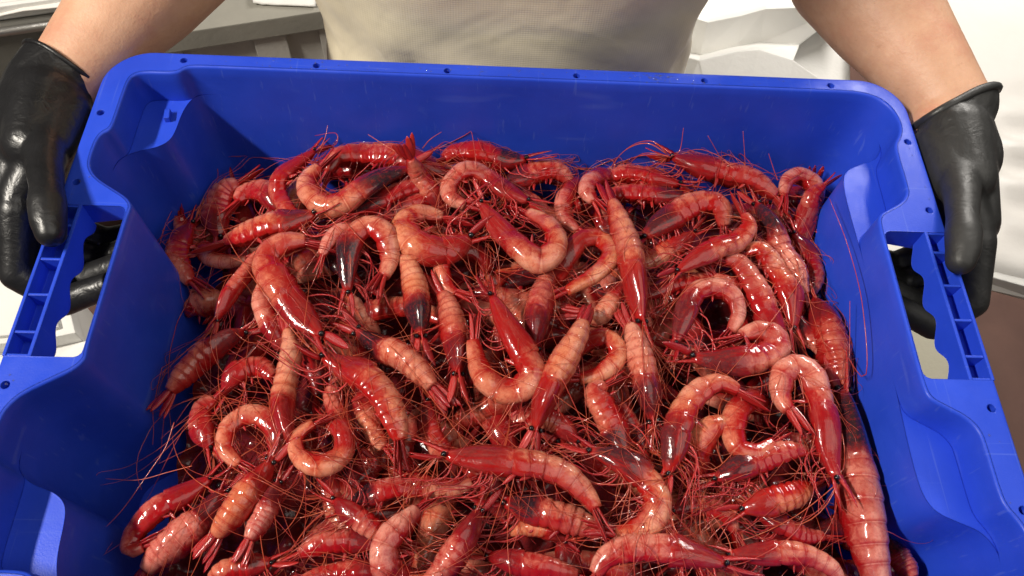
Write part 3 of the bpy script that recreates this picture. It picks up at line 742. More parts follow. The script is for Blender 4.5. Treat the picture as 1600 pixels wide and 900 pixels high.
    if detail > 1:
        nl = 5; ba, bb = rnd.uniform(.05, .45), rnd.uniform(-.1, .35)
        for sg in (-1, 1):
            for q in range(nl):
                if rnd.random() < .2: continue
                s = ch * (.22 + .62 * q / (nl - 1) + rnd.uniform(-.09, .09)); pp, tt, dd = at(s); BB = np.cross(dd, tt)
                x = norm(-tt - dd * (ba + rnd.gauss(0, .16)) + BB * sg * (bb + rnd.gauss(0, .16)))
                put('leg', LEGS[rnd.randrange(8)], root, pp - dd * rd * prof(s) * .62 + BB * sg * R * .38 * prof(s), x, dd, R * rnd.uniform(.85, 1.15), org)
        if dorsal != 'U':
            for q in range(5):
                if rnd.random() < .55: continue
                s = ch + (1 - ch) * (.06 + .78 * q / 5); pp, tt, dd = at(s); BB = np.cross(dd, tt)
                for sg in sides:
                    x = norm(-dd * rnd.uniform(.35, .9) - tt * rnd.uniform(-.2, 1.1) + BB * sg * rnd.uniform(.0, .5))
                    put('swimmeret', SWIM[rnd.randrange(3)], root, pp - dd * rd * prof(s) * .45 + BB * sg * R * .40 * prof(s), x, norm(BB * sg + tt * .3), R * rnd.uniform(.75, 1.0) * (1 - .08 * q), org)
    WHISKERS.append((root, org, p + f * R * .3, f, d, R, detail))
    return root

G_TOP = 'red shrimp heaped in the blue crate'
HEAD_UNDER = {'tight pale orange ring': .15, 'fat rounded pale orange curl': .24, 'pale C-shaped tail': .12, 'pink translucent shrimp curled': .30, 'orange and grey hoop': .15, 'greyish pink curl': .15, 'pale orange tail loop': .12,
    'see-through curl beside': .15, 'large pink tail doubled': .12, 'pink arch-shaped': .30, 'orange arched shrimp': .30, 'plain orange hump': .15, 'S-bent': .12, 'short pale pink bent': .12, 'pale silvery tail': .10,
    'slim red C-curved': .2, 'bent into a U': .30, 'small pink tail end': .1, 'small pale tail on top': .1, 'pale see-through shrimp edge': .15, 'pale blunt-tailed': .30, 'pale belly': .15}
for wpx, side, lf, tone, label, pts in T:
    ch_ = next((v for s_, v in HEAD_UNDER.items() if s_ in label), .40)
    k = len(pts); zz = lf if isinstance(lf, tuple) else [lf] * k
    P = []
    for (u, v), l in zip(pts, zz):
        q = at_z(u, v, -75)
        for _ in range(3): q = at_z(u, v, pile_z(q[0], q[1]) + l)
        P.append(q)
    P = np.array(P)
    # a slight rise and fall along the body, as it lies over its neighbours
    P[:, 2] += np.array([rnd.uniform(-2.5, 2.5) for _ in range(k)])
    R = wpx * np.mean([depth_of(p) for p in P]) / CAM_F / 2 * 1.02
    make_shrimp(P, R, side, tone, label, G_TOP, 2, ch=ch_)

# the layer beneath, of which only patches show in the gaps
G_LOW = 'half-hidden shrimp of the layer beneath'
def short(s):
    for c in (', ', ' with ', ' beside ', ' next to ', ' below ', ' behind ', ' against ', ' whose ', ' along ', ' between '):
        k = s.find(c)
        if k > 0 and len(s[:k].split()) >= 2: s = s[:k]
    return ' '.join(s.split()[:9])
TOPS = [(np.array(w_[0].location) * 1000, short(w_[0]['label'])) for w_ in WHISKERS]
seen_short = {}
for c_, s_ in TOPS: seen_short[s_] = seen_short.get(s_, 0) + 1
free = [t for t in TOPS if seen_short[t[1]] == 1]
TOPGRID = HGRID.copy()
for (x, y) in [(x, y) for x in np.linspace(-215, 225, 11) for y in np.linspace(-170, 150, 8)]:
    x += rnd.uniform(-14, 14); y += rnd.uniform(-14, 14)
    a = rnd.uniform(0, 2 * math.pi); cv = rnd.choice((-1, 1)) * rnd.uniform(.2, 1.9); L = rnd.uniform(85, 115)
    P = []; px, py = x, y
    for q in range(8):
        P.append((px, py, pile_z(px, py) - rnd.uniform(16, 23))); px += L / 7 * math.cos(a); py += L / 7 * math.sin(a); a += cv / 7 * (1.0 if q > 2 else .2)
    side = 'U' if abs(cv) < .6 else ('L' if cv < 0 else 'R')
    tone = (rnd.uniform(.1, .9), rnd.uniform(.2, .6), rnd.uniform(.1, .9)); rad = rnd.uniform(9.5, 11.5)
    A, _ = catmull(P, 24); open_ = 0
    for p in A:
        i = int(min(max((p[0] - HX0) / HG, 0), HNX - 1)); j = int(min(max((p[1] - HY0) / HG, 0), HNY - 1)); open_ += TOPGRID[i, j] < -100
    if open_ < 3 or not free or (A[12][0] < -192 and A[12][1] < 0): continue                      # the photograph shows nothing of it
    mid = A[12]; free.sort(key=lambda t: np.hypot(t[0][0] - mid[0], t[0][1] - mid[1])); near = free.pop(0)
    make_shrimp(P, rad, side, tone, 'mostly buried shrimp showing beneath the ' + near[1], G_LOW, 1)

# deeper still the heap can only be guessed at: one rough red mass
nx, ny = 120, 80
V = []; 
for j in range(ny):
    for i in range(nx):
        x = -240 + 485 * i / (nx - 1); y = -178 + 356 * j / (ny - 1)
        V.append((x, y, -132 + 5 * math.sin(x * .19 + 2 * math.sin(y * .11)) + 5 * math.sin(y * .21 + 2 * math.sin(x * .09)) + pile_z(x, y) * .1))
F = [(j * nx + i, j * nx + i + 1, (j + 1) * nx + i + 1, (j + 1) * nx + i) for j in range(ny - 1) for i in range(nx - 1)]
hm = mesh('shrimp_heap', V, F, (0, 0, -120)); 
for a_ in ('along', 'carapace', 'dorsal', 'band'): attr(hm, a_, [.3] * len(V))
ho = link('shrimp_heap', hm, SHELL); ho.location = M((0, 0, -120)); ho.color = (.6, .2, .1, 1)
tag(ho, 'deep red mass of shrimp filling the bottom of the crate', 'shrimp heap', kind='stuff')

# ---- whiskers, draped over the finished pile
H = HGRID.copy()
for _ in range(3):
    Hp = np.pad(H, 1, mode='edge'); H = np.maximum(H, (Hp[:-2, 1:-1] + Hp[2:, 1:-1] + Hp[1:-1, :-2] + Hp[1:-1, 2:]) / 4)
def hz(x, y):
    i = int(min(max((x - HX0) / HG, 0), HNX - 1)); j = int(min(max((y - HY0) / HG, 0), HNY - 1)); return H[i, j]
def whisker(name, root, org, p, f, L, r0, seed, rise):
    q = random.Random(seed); n = 30
    a = math.atan2(f[1], f[0]) + random.Random(seed // 10).gauss(0, .45) + q.gauss(0, .26); cur = q.gauss(0, 1.0) * 2.3 / n; P = [np.array(p, float)]
    z = p[2]; jerk = 0
    over = q.uniform(-4, 3) if q.random() < .90 else q.uniform(6, 20)
    for i in range(1, n):
        st = L / n; t = i / n
        jerk = jerk * .9 + q.gauss(0, .010)
        if q.random() < .012: a += q.uniform(-.9, .9)
        a += cur + jerk
        x, y = P[-1][0] + st * math.cos(a), P[-1][1] + st * math.sin(a)
        tgt = max(hz(x, y) + .6, -100) + over * math.sin(math.pi * min(1, t * 1.15))
        z += max(-st * .55, min(st * .9, tgt - z))
        c = clamp_in((x, y, z), .5)
        if abs(c[0] - x) + abs(c[1] - y) > .5: a += q.choice((-1, 1)) * .5
        P.append(c)
    P = np.array(P)
    P[1:-1] = (P[:-2] + 2 * P[1:-1] + P[2:]) / 4
    V, F = tube(P, np.linspace(r0, r0 * .45, n), 4)
    return link(name, mesh(name, V, F, org), WHISK, root)
for k, (root, org, p, f, d, R, det) in enumerate(WHISKERS):
    for q in range(2 if det > 1 else 0):
        whisker('antenna', root, org, p, f, rnd.uniform(100, 215), .36, 1000 + k * 10 + q, 0)
    if det > 1:
        for q in range(7): whisker('antennule', root, org, p, f, rnd.uniform(40, 130), .22, 5000 + k * 10 + q, 0)
def loose(root, pts, r=.42):
    """a long antenna whose run the photograph shows clearly, as points in mm"""
    P, _ = catmull(pts, 34); V, F = tube(P, np.linspace(r, r * .5, 34), 5)
    org = np.array([root.location[0], root.location[1], root.location[2] - Z0]) * 1000
    link('antenna', mesh('antenna', V, F, org), WHISK, root)
def by_label(s): return next(w_[0] for w_ in WHISKERS if s in w_[0]['label'])
LST = by_label('thick glossy red'); BIG = by_label('largest shrimp'); KNOT = by_label('stretching from the knot')
loose(LST, [at_x(1292, 500, 240), at_x(1350, 590, 247), at_x(1348, 480, 247), at_x(1325, 385, 247), at_x(1296, 310, 246)])
loose(BIG, [at_x(1320, 640, 240), at_x(1327, 560, 246), at_x(1328, 470, 246)])
for pts in ([(1042, 240), (1020, 221), (990, 226), (962, 250), (940, 290)], [(1044, 242), (1012, 224), (978, 234), (955, 262), (936, 302)], [(1046, 244), (1005, 240), (980, 262), (978, 285)],
            [(1075, 262), (1040, 255), (1010, 262), (985, 282)], [(1046, 246), (1062, 235), (1068, 200)], [(1160, 300), (1135, 262), (1106, 212)], [(1166, 300), (1164, 250), (1161, 205)], [(1215, 282), (1208, 262), (1201, 240)], [(500, 232), (508, 215), (512, 196)], [(503, 232), (525, 225), (524, 208), (492, 212)], [(660, 232), (672, 218), (690, 206)], [(620, 238), (600, 226), (575, 210)]):
    loose(KNOT if pts[0][0] > 900 else by_label('bright red back arching'), [at_y(u, v, 150 + 8 * i) for i, (u, v) in enumerate(pts)])
for pts in ([(300, 728), (262, 738), (215, 750), (165, 748)], [(272, 660), (258, 700), (230, 742), (190, 798), (150, 838)]):
    loose(by_label('dark pink shrimp folded'), [at_z(u, v, -64 - 5 * i) for i, (u, v) in enumerate(pts)], .30)

# ---------------------------------------------------------------- organic solids: overlapping tapered lobes fused into one skin
def lobe(mb, p0, r0, p1, r1, sq=(1, 1), up=(0, 0, 1), seg=18):
    p0, p1 = np.array(p0, float), np.array(p1, float); t = norm(p1 - p0); up = np.array(up, float)
    if abs(t @ norm(up)) > .95: up = np.array([0, 1.0, 0])
    n = norm(np.cross(up, t)); b = np.cross(t, n)
    rings = []
    for k in range(1, 6): a = math.pi / 2 * k / 6; rings.append((p0 - t * r0 * math.cos(a), r0 * math.sin(a)))
    m = 5
    for k in range(m + 1): q = k / m; rings.append((p0 + (p1 - p0) * q, r0 + (r1 - r0) * q))
    for k in range(5, 0, -1): a = math.pi / 2 * k / 6; rings.append((p1 + t * r1 * math.cos(a), r1 * math.sin(a)))
    V = [c + n * (r * sq[0] * math.cos(2 * math.pi * k / seg)) + b * (r * sq[1] * math.sin(2 * math.pi * k / seg)) for c, r in rings for k in range(seg)]
    F = [(i * seg + k, i * seg + (k + 1) % seg, (i + 1) * seg + (k + 1) % seg, (i + 1) * seg + k) for i in range(len(rings) - 1) for k in range(seg)]
    F += [tuple(range(seg))[::-1], tuple((len(rings) - 1) * seg + k for k in range(seg))]
    mb.add(V, F)
def chain(mb, pts, **kw):
    for (p, r), (q, s) in zip(pts[:-1], pts[1:]): lobe(mb, p, r, q, s, **kw)
def fuse(name, mb, org, voxel, smooth, material, parent, sm_fac=.5):
    me = mesh(name, mb.v, mb.f, org); o = link(name, me, None)
    md = o.modifiers.new('fuse', 'REMESH'); md.mode = 'VOXEL'; md.voxel_size = voxel * .001; md.use_smooth_shade = True
    s = o.modifiers.new('ease', 'SMOOTH'); s.factor = sm_fac; s.iterations = smooth
    dg = bpy.context.evaluated_depsgraph_get(); dg.update()
    new = bpy.data.meshes.new_from_object(o.evaluated_get(dg)); new.name = name
    o.modifiers.clear(); o.data = new; bpy.data.meshes.remove(me)
    new.materials.clear(); new.materials.append(material)
    new.polygons.foreach_set('use_smooth', [True] * len(new.polygons))
    o.parent = parent
    return o

person = thing('person', (0, 330, -950), 'person in a beige top and black rubber gloves holding the crate by both handles', 'person')
PO = (0, 330, -950)
b = MB()
ARM = {}
for s in (-1, 1):
    dx = 0 if s < 0 else 14
    def q(x, y, z): return (s * (x + dx), y + (6 if s > 0 else 0), z)
    wr = q(340, 178, -12); el = q(272, 312, 8); sh = q(196, 292, 350)
    ARM[s] = (wr, el, sh)
    chain(b, [(q(346 if s < 0 else 322, 158, -14), 24), (wr, 29), (q(322, 214, -6), 36), (q(298, 262, 2), 46), (el, 50)], sq=(1, .96))
    chain(b, [(el, 49), (q(258, 314, 60), 52), (q(232, 308, 170), 52), (sh, 56)])
    lobe(b, sh, 56, (s * 90, 288, 372), 60)
chain(b, [((0, 345, -150), 100), ((0, 338, 60), 100), ((0, 280, 260), 112)], sq=(1.32, .72), up=(0, 1, 0))
chain(b, [((0, 280, 330), 80), ((0, 262, 420), 55), ((0, 245, 470), 54)])
# head: skull, jaw, nose, ears (above the picture)
lobe(b, (0, 235, 590), 82, (0, 245, 620), 86, sq=(.9, 1)); lobe(b, (0, 200, 520), 42, (0, 220, 560), 62)
lobe(b, (0, 146, 572), 9, (0, 158, 596), 7)
for s in (-1, 1): lobe(b, (s * 76, 245, 565), 12, (s * 78, 250, 590), 14, sq=(.5, 1))
fuse('body', b, PO, 4.0, 6, SKIN, person)
b = MB(); chain(b, [((0, 252, 640), 80), ((0, 280, 590), 70)], sq=(1.02, 1)); lobe(b, (0, 200, 668), 40, (0, 250, 690), 60); fuse('hair', b, PO, 5, 4, DARK, person)

# beige top: lofted rings round the trunk, with folds at the waist
rings = []; zs = np.linspace(-330, 330, 67); NA = 96
V = []
for z in zs:
    hw = np.interp(z, [-330, -140, -95, -62, -20, 40, 120, 260, 330], [182, 178, 173, 167, 176, 186, 196, 214, 170]); hd = np.interp(z, [-330, -60, 60, 200, 330], [118, 108, 112, 128, 110])
    for k in range(NA):
        a = 2 * math.pi * k / NA
        f = 1 + .016 * math.sin(5 * a + z * .05) * math.exp(-((z + 62) / 40) ** 2) + .010 * math.sin(9 * a - z * .03 + 1)
        f += .035 * math.exp(-((a - 5.62) / .16) ** 2) * math.exp(-((z + 62) / 26) ** 2) - .03 * math.exp(-((a - 5.38) / .14) ** 2) * math.exp(-((z + 70) / 36) ** 2)
        f += -.05 * math.exp(-((a - 4.25) / .10) ** 2 - ((z + 45) / 14) ** 2) + .03 * math.exp(-((a - 4.0 + z * .004) / .07) ** 2 - ((z + 40) / 40) ** 2) - .03 * math.exp(-((a - 3.85 + z * .004) / .09) ** 2 - ((z + 40) / 40) ** 2)
        f += .008 * math.sin(14 * a + z * .11) * math.exp(-((z + 40) / 50) ** 2)
        V.append((spread(math.cos(a), .86) * hw * f, 338 - max(0, z - 60) * .12 + spread(math.sin(a), .9) * hd * f - 14 * math.exp(-((z - 200) / 60) ** 2) * max(0, -math.sin(a)), z + 3 * math.sin(3 * a)))
F = [(i * NA + k, i * NA + (k + 1) % NA, (i + 1) * NA + (k + 1) % NA, (i + 1) * NA + k) for i in range(len(zs) - 1) for k in range(NA)]
link('shirt', mesh('shirt', V, F, PO), SHIRT, person)
for s in (-1, 1):
    b = MB(); wr, el, sh = ARM[s]
    m_ = [sh[i] * .62 + el[i] * .38 for i in range(3)]
    chain(b, [((s * 120, 290, 330), 80), (sh, 66), (m_, 66)]); fuse('sleeve', b, PO, 5, 5, SHIRT, person)
b = MB()
for s in (-1, 1): chain(b, [((s * 80, 345, -260), 100), ((s * 95, 345, -560), 72), ((s * 100, 350, -860), 56)])
fuse('trousers', b, PO, 6, 5, DARK, person)
for s in (-1, 1):
    b = MB(); chain(b, [((s * 100, 360, -850), 58), ((s * 102, 350, -905), 52)]); lobe(b, (s * 102, 370, -908), 42, (s * 108, 240, -914), 36); fuse('boot', b, PO, 5, 4, FOAM, person)

# gloved hands: palm, four fingers hooked under the grip bar, thumb laid along its top
for s in (-1, 1):
    b = MB()
    def q(x, y, z): return (s * (x if s < 0 else x - max(0, x - 300) * .18 + 5), y, z)
    # gauntlet and palm
    k_ = 1.0 if s < 0 else .94
    chain(b, [((s * (341 if s < 0 else 352), 186, -9), 32.5), (q(347, 168, -12), 33 * k_), (q(352, 140, -18), 33 * k_)], sq=(.95, 1.0))
    lobe(b, q(349, 142, -18), 30, q(352, 90, -34), 25, sq=(.80, 1.20))
    lobe(b, q(332, 142, -8), 23, q(326, 104, -2), 17)
    lobe(b, q(358, 130, -30), 25, q(354, 84, -50), 21)
    # thumb, set off from the palm by a web
    chain(b, [(q(328, 108, 0), 16), (q(317, 80, 8), 12.0), (q(308, 60, 12), 10.6), (q(303, 46, 13.5), 12.0), (q(299, 34, 13), 11.2), (q(296, 26, 11), 9.8)])
    lobe(b, q(332, 104, -6), 15, q(346, 76, -20), 14); lobe(b, q(342, 150, -4), 27, q(338, 108, -2), 20)
    # fingers: knuckle, middle joint, end joint, tip
    for kn, md, ed, tp, r in (
            ((346, 66, -24), (347, 30, -50), (320, 20, -70), (282, 30, -58), 12.0),
            ((352, 82, -36), (349, 50, -66), (320, 44, -82), (279, 52, -64), 12.4),
            ((354, 96, -48), (348, 72, -78), (318, 68, -92), (282, 74, -76), 12.0),
            ((352, 110, -58), (342, 94, -84), (318, 90, -94), (290, 92, -84), 10.5)):
        chain(b, [(q(*kn), r + 2), (q(*md), r), (q(*ed), r - 1), (q(*tp), r - 2.5)])
        lobe(b, q(352, 128, -26), 20, q(*kn), r + 2)
    GM = GLOVE if s < 0 else GLOVE_DRY
    g = fuse('glove', b, PO, 2.0, 4, GM, person)
    # open cuff with its rolled edge
    ax = norm(np.array(ARM[s][1]) - np.array(ARM[s][0])); ax = norm(ax + np.array([0, 0, .12]))
    c = (np.array((s * (344 if s < 0 else 354), 187, -9)) + ax * (2 if s < 0 else -4) - np.array(PO)) * .001
    bm = bmesh.new(); bm.from_mesh(g.data)
    bmesh.ops.bisect_plane(bm, geom=bm.verts[:] + bm.edges[:] + bm.faces[:], plane_co=c, plane_no=ax, clear_outer=True)
    rim = [v.co.copy() for v in bm.verts if any(e.is_boundary for e in v.link_edges)]
    bm.to_mesh(g.data); bm.free()
    u_ = norm(np.cross(ax, (0, 0, 1))); v_ = np.cross(ax, u_); rim = np.array([tuple(v) for v in rim]) * 1000 + np.array(PO)
    ctr = rim.mean(0); an = np.arctan2((rim - ctr) @ v_, (rim - ctr) @ u_); rad = np.linalg.norm(rim - ctr, axis=1); o_ = np.argsort(an); an, rad = an[o_], rad[o_]
    n = 56; ring = []
    for k in range(n + 1):
        t = -math.pi + 2 * math.pi * k / n; rr_ = np.interp(t, np.r_[an - 2 * math.pi, an, an + 2 * math.pi], np.r_[rad, rad, rad])
        ring.append(ctr + (u_ * math.cos(t) + v_ * math.sin(t)) * rr_ + ax * .8 * math.sin(3 * t))
    V, F = tube(ring, 1.9 if s < 0 else 3.4, 8, cap=False); link('cuff_roll', mesh('cuff_roll', V, F, PO), GM, g)

# ---------------------------------------------------------------- what stands on the floor behind and below
fm = MB(); fm.box((0, 600, -960), (6000, 5000, 20)); fo = link('floor', mesh('floor', fm.v, fm.f, (0, 0, -950), smooth=False), FLOOR); fo.location = M((0, 0, -950)); tag(fo, 'reddish brown wet floor', None, kind='structure')

def solid(P, z0, z1):
    """prism over a plan polygon"""
    P = np.array(P, float)[:, :2]; a = sum(P[i][0] * P[(i + 1) % len(P)][1] - P[(i + 1) % len(P)][0] * P[i][1] for i in range(len(P)))
    if a < 0: P = P[::-1]
    n = len(P); V = [(*p, z0) for p in P] + [(*p, z1) for p in P]
    F = [tuple(range(n))[::-1], tuple(n + i for i in range(n))] + [(i, (i + 1) % n, n + (i + 1) % n, n + i) for i in range(n)]
    return V, F
def part(name, pieces, material, parent, org, smooth=False):
    m_ = MB()
    for V, F in pieces: m_.add(V, F)
    return link(name, mesh(name, m_.v, m_.f, org, smooth=smooth), material, parent)
def rect(cx, cy, lx, ly, rot=0):
    c, s_ = math.cos(rot), math.sin(rot)
    return [(cx + x * c - y * s_, cy + x * s_ + y * c) for x, y in ((-lx / 2, -ly / 2), (lx / 2, -ly / 2), (lx / 2, ly / 2), (-lx / 2, ly / 2))]

# steel bench behind the person's right arm
def zp(u, v, z): return tuple(at_z(u, v, z)[:2])
A, B_ = np.array(zp(-60, 56, -300)), np.array(zp(100, 33, -300)); dv = norm(B_ - A); nv = np.array([-dv[1], dv[0]])
bo_ = (A + B_) / 2
bench = thing('work_bench', (bo_[0], bo_[1] + 300, -950), 'stainless steel work bench with a rolled front edge, behind the arm', 'bench'); BO = (bo_[0], bo_[1] + 300, -950)
A2, B2 = A - dv * 500, B_ + dv * 60
top = [A2, B2, B2 + nv * 700, A2 + nv * 700]
part('bench_top', [solid(top, -306, -300)], STEEL, bench, BO)
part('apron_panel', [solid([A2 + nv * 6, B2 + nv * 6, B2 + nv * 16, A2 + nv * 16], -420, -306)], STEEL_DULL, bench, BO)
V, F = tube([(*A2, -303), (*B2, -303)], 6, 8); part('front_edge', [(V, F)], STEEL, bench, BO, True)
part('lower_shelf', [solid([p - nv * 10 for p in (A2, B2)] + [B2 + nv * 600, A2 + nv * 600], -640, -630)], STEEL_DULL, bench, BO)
for k in (0, 1):
    for r_ in (0, 1):
        pt = A2 + (B2 - A2) * (.08 + .84 * k) + nv * (40 + 600 * r_)
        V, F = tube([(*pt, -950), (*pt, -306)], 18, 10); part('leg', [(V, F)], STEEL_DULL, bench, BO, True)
tc_ = at_z(60, -12, -300); tray = thing('tray', (tc_[0], tc_[1], -300), 'shallow white plastic tray lying on the steel bench', 'tray')
TO = (tc_[0], tc_[1], -300); rt_ = math.atan2(dv[1], dv[0])
part('tray_base', [solid(rect(tc_[0], tc_[1], 190, 90, rt_), -299.5, -294)], FOAM, tray, TO)
part('tray_rim', [solid(rect(tc_[0] + ox * math.cos(rt_) - oy * math.sin(rt_), tc_[1] + ox * math.sin(rt_) + oy * math.cos(rt_), lx, ly, rt_), -293.9, -276) for ox, oy, lx, ly in ((0, -46, 198, 8), (0, 46, 198, 8), (-97, 0, 8, 84), (97, 0, 8, 84))], FOAM, tray, TO)

# grey polystyrene fish box with lid, between arm and body
A, B_ = np.array(zp(325, 45, -300)), np.array(zp(522, 15, -300)); dv = norm(B_ - A); nv = np.array([-dv[1], dv[0]])
c_ = (A + B_) / 2 + nv * 150; fb = thing('fish_box', (c_[0], c_[1], -950), 'stack-high grey polystyrene box with an overhanging lid beside the beige top', 'box'); FO = (c_[0], c_[1], -950)
A2 = A - dv * 110; B2 = B_ + dv * 2
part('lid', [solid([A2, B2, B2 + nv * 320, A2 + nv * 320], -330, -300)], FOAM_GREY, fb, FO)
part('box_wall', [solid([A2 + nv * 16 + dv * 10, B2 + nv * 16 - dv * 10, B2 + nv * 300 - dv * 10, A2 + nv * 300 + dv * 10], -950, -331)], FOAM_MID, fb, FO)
W_ = np.linalg.norm(B2 - A2)
for t0, t1 in ((.10, .24), (.58, .74), (.90, .97)):
    part('pilaster', [solid([A2 + dv * W_ * t0 + nv * 6, A2 + dv * W_ * t1 + nv * 6, A2 + dv * W_ * t1 + nv * 15.5, A2 + dv * W_ * t0 + nv * 15.5], -940, -332)], FOAM_MID, fb, FO)
def crumple(name, corners, z, n, amp, seed, material, label, cat, freq=3.0):
    """a creased sheet: flat facets between random ridges"""
    r_ = np.random.default_rng(seed); C = [np.array(c) for c in corners]
    pk = r_.uniform(0, 1, (14, 2)); ph = r_.uniform(-1, 1, 14) * amp
    V = []
    for j in range(n):
        for i in range(n):
            u, v = i / (n - 1), j / (n - 1); p = (C[0] * (1 - u) + C[1] * u) * (1 - v) + (C[3] * (1 - u) + C[2] * u) * v
            d_ = np.hypot(pk[:, 0] - u, (pk[:, 1] - v)); o_ = np.argsort(d_)[:3]; wt = np.maximum(.0, d_[np.argsort(d_)[3]] - d_[o_]) + 1e-4; V.append((p[0], p[1], z + float((ph[o_] * wt).sum() / wt.sum())))
    F = [(j * n + i, j * n + i + 1, (j + 1) * n + i + 1, (j + 1) * n + i) for j in range(n - 1) for i in range(n - 1)]
    c0 = np.mean(C, 0); me_ = mesh(name, V, F, (c0[0], c0[1], z)); o = link(name, me_, material); o.location = M((c0[0], c0[1], z))
    m_ = o.modifiers.new('thick', 'SOLIDIFY'); m_.thickness = .002
    return tag(o, label, cat)
crumple('plastic_film', [zp(-30, 34, -292), zp(128, 18, -292), zp(140, -30, -292), zp(-30, -30, -292)], -290, 30, 14, 9, SHEET, 'crumpled clear-white plastic film on the steel bench edge', 'film')
crumple('paper_sheet', [zp(395, 2, -292), zp(492, 6, -292), zp(500, -40, -292), zp(390, -40, -292)], -294, 16, 5, 4, FOAM, 'torn white paper lying on the lid of the grey box', 'paper')

# white polystyrene box under the faceted lids of stacked boxes, on the other side of the person
P4 = [zp(1010, 150, -340), zp(1350, 165, -340), zp(1340, -60, -340), zp(1020, -60, -340)]
c_ = np.mean(np.array(P4), 0); wb = thing('foam_box', (c_[0], c_[1], -950), 'white polystyrene box under a creased liner, between body and arm', 'box'); WO = (c_[0], c_[1], -950)
part('box_wall', [solid(P4, -950, -392)], FOAM, wb, WO)
part('rim', [solid(P4, -391.5, -380)], FOAM, wb, WO)
rows_ = [([(990, 170), (1060, 175), (1110, 172), (1160, 175), (1220, 178), (1370, 185)], -352), ([(990, 96), (1068, 88), (1092, 94), (1150, 80), (1186, 77), (1240, 94), (1370, 118)][:6] , -312),
         ([(990, 84), (1066, 80), (1094, 86), (1152, 72), (1188, 66), (1250, 70)], -352), ([(1000, 40), (1082, 27), (1106, 35), (1160, 24), (1196, 14), (1330, 8)], -308),
         ([(1000, 30), (1082, 20), (1108, 27), (1162, 16), (1200, 4), (1330, -2)], -350), ([(1000, -60), (1080, -62), (1110, -60), (1165, -62), (1230, -60), (1380, -62)], -330)]
V = []; q2 = random.Random(5)
for pts_, z in rows_:
    for u, v in pts_: V.append(tuple(at_z(u, v, z + q2.uniform(-5, 5))))
F = [(j_ * 6 + i_, j_ * 6 + i_ + 1, j_ * 6 + i_ + 7, j_ * 6 + i_ + 6) for j_ in range(5) for i_ in range(5)]
lo_ = at_z(1150, 60, -332); ln = link('faceted_lids', mesh('faceted_lids', V, F, lo_, smooth=False), LIDS); ln.location = M(lo_)
m_ = ln.modifiers.new('thick', 'SOLIDIFY'); m_.thickness = .004
m_ = ln.modifiers.new('soft', 'BEVEL'); m_.width = .004; m_.segments = 3; m_.limit_method = 'ANGLE'; m_.angle_limit = .15
tag(ln, 'faceted white lids of stacked polystyrene boxes between body and arm', 'lids')

# white sheet over a table beside the glove
P4 = [np.array(zp(u, v, -300)) for u, v in ((1385, 432), (1480, 440), (1560, 430), (1640, 452), (1760, 470), (1700, -40), (1380, -40))]
tc = np.mean(P4, 0); wt_ = thing('white_table', (tc[0], tc[1], -950), 'table spread with a smooth white plastic sheet beside the gloved hand', 'table'); WT = (tc[0], tc[1], -950)
part('table_board', [solid([tc + (p - tc) * .97 for p in P4], -336, -312)], FOAM, wt_, WT)
for dx_, dy_ in ((40, 420), (240, 420), (240, 240), (40, 250)):
    V, F = tube([(tc[0] + dx_, tc[1] + dy_ - 120, -950), (tc[0] + dx_, tc[1] + dy_ - 120, -336)], 20, 10); part('leg', [(V, F)], STEEL_DULL, wt_, WT, True)
V = []; n1, n2 = 70, 60
e0 = np.array([zp(u, v, -300) for u, v in ((1370, 436), (1440, 445), (1500, 440), (1560, 430), (1640, 448), (1780, 470))])
e1 = np.array([zp(u, v, -300) for u, v in ((1370, -50), (1440, -50), (1500, -50), (1560, -50), (1640, -50), (1780, -50))])
for j in range(n2):
    for i in range(n1):
        u, v = i / (n1 - 1), j / (n2 - 1)
        a = np.array([np.interp(u, np.linspace(0, 1, 6), e0[:, k]) for k in (0, 1)]); c = np.array([np.interp(u, np.linspace(0, 1, 6), e1[:, k]) for k in (0, 1)])
        p = a * (1 - v) + c * v
        wv = math.exp(-((v - .32) / .20) ** 2) * (5 * math.sin(p[0] * .055 + p[1] * .085) + 3 * math.sin(p[0] * .03 - p[1] * .11 + 1))
        V.append((p[0], p[1], -304 + wv - 26 * max(0, 1 - v / .05) ** 2))
F = [(j * n1 + i, j * n1 + i + 1, (j + 1) * n1 + i + 1, (j + 1) * n1 + i) for j in range(n2 - 1) for i in range(n1 - 1)]
part('plastic_sheet', [(V, F)], SHEET, wt_, WT, True)

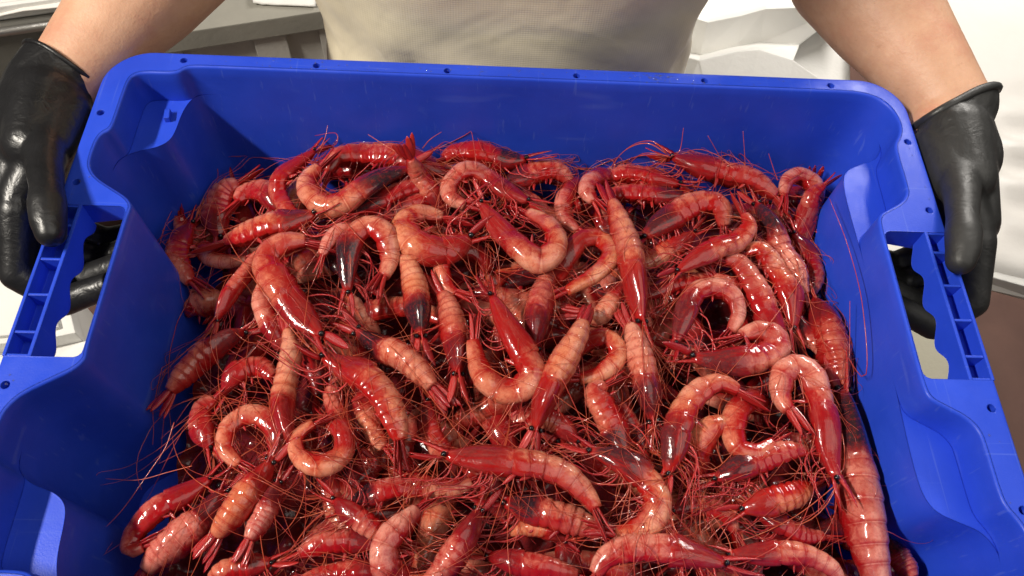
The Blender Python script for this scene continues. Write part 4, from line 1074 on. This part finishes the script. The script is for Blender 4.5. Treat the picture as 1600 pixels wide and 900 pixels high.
# beige pallet box glimpsed through one handle, white boxes through the other
P4 = [zp(u, v, -250) for u, v in ((1330, 400), (1484, 400), (1500, 640), (1330, 640))]
c_ = np.mean(np.array(P4), 0); pb = thing('beige_bin', (c_[0], c_[1], -950), 'beige plastic bin seen down through the open handle by the bare wall', 'bin'); PB = (c_[0], c_[1], -950)
part('bin_wall', [solid(P4, -950, -265)], BEIGE, pb, PB); part('lid', [solid([c_ + (np.array(p) - c_) * 1.02 for p in P4], -264.5, -250)], BEIGE, pb, PB)
for px, z, label in (([(-260, 400), (92, 420), (118, 520), (60, 532), (-260, 560)], -470, 'white polystyrene box below the shaded handle, nearer the bench'),
                     ([(-260, 572), (70, 548), (215, 512), (250, 640), (-260, 760)], -500, 'white polystyrene box below the shaded handle, nearer the viewer')):
    P4 = [np.array(zp(u, v, z)) for u, v in px]; c_ = np.mean(P4, 0); ob = thing('foam_box', (c_[0], c_[1], -950), label, 'box'); OO = (c_[0], c_[1], -950)
    part('box_wall', [solid([c_ + (p - c_) * .96 for p in P4], -950, z - 31)], FOAM, ob, OO)
    part('lid', [solid(P4, z - 30, z)], FOAM, ob, OO)
    part('lid_panel', [solid([c_ + (p - c_) * .86 for p in P4], z + .5, z + 7)], FOAM, ob, OO)

# ---------------------------------------------------------------- water drops on the wet plastic
wm, wnt, wbs = mat('water', (.9, .92, .95), .03); wbs.inputs['Transmission Weight'].default_value = .95; wbs.inputs['IOR'].default_value = 1.33
d_ = MB(); q_ = random.Random(3)
def drop(x, y, z, r):
    V = []; F = []
    for i in range(4):
        a = math.pi / 2 * i / 4
        for k in range(8): t = 2 * math.pi * k / 8; V.append((x + r * math.cos(a) * math.cos(t), y + r * math.cos(a) * math.sin(t), z + .5 * r * math.sin(a) - .05))
    V.append((x, y, z + .5 * r)); 
    for i in range(3):
        for k in range(8): F.append((i * 8 + k, i * 8 + (k + 1) % 8, i * 8 + 8 + (k + 1) % 8, i * 8 + 8 + k))
    F += [(24 + k, 24 + (k + 1) % 8, 32) for k in range(8)]; d_.add(V, F)
for _ in range(60): drop(q_.gauss(118, 12), 188.8 + q_.uniform(0, 9), 0, q_.uniform(.3, 1.0))
for _ in range(90): drop(q_.uniform(-230, 260), 189.5 + q_.uniform(0, 9), 0, q_.uniform(.3, .9))
for _ in range(24): drop(q_.choice((-1, 1)) * (290 + q_.uniform(0, 12)), q_.choice((-1, 1)) * q_.uniform(60, 140), 0, q_.uniform(.3, .9))
wo = link('water_drops', mesh('water_drops', d_.v, d_.f, (0, 0, 0)), wm); wo.location = M((0, 0, 0)); tag(wo, 'scattered water drops on the wet blue rim', 'water drops', kind='stuff')
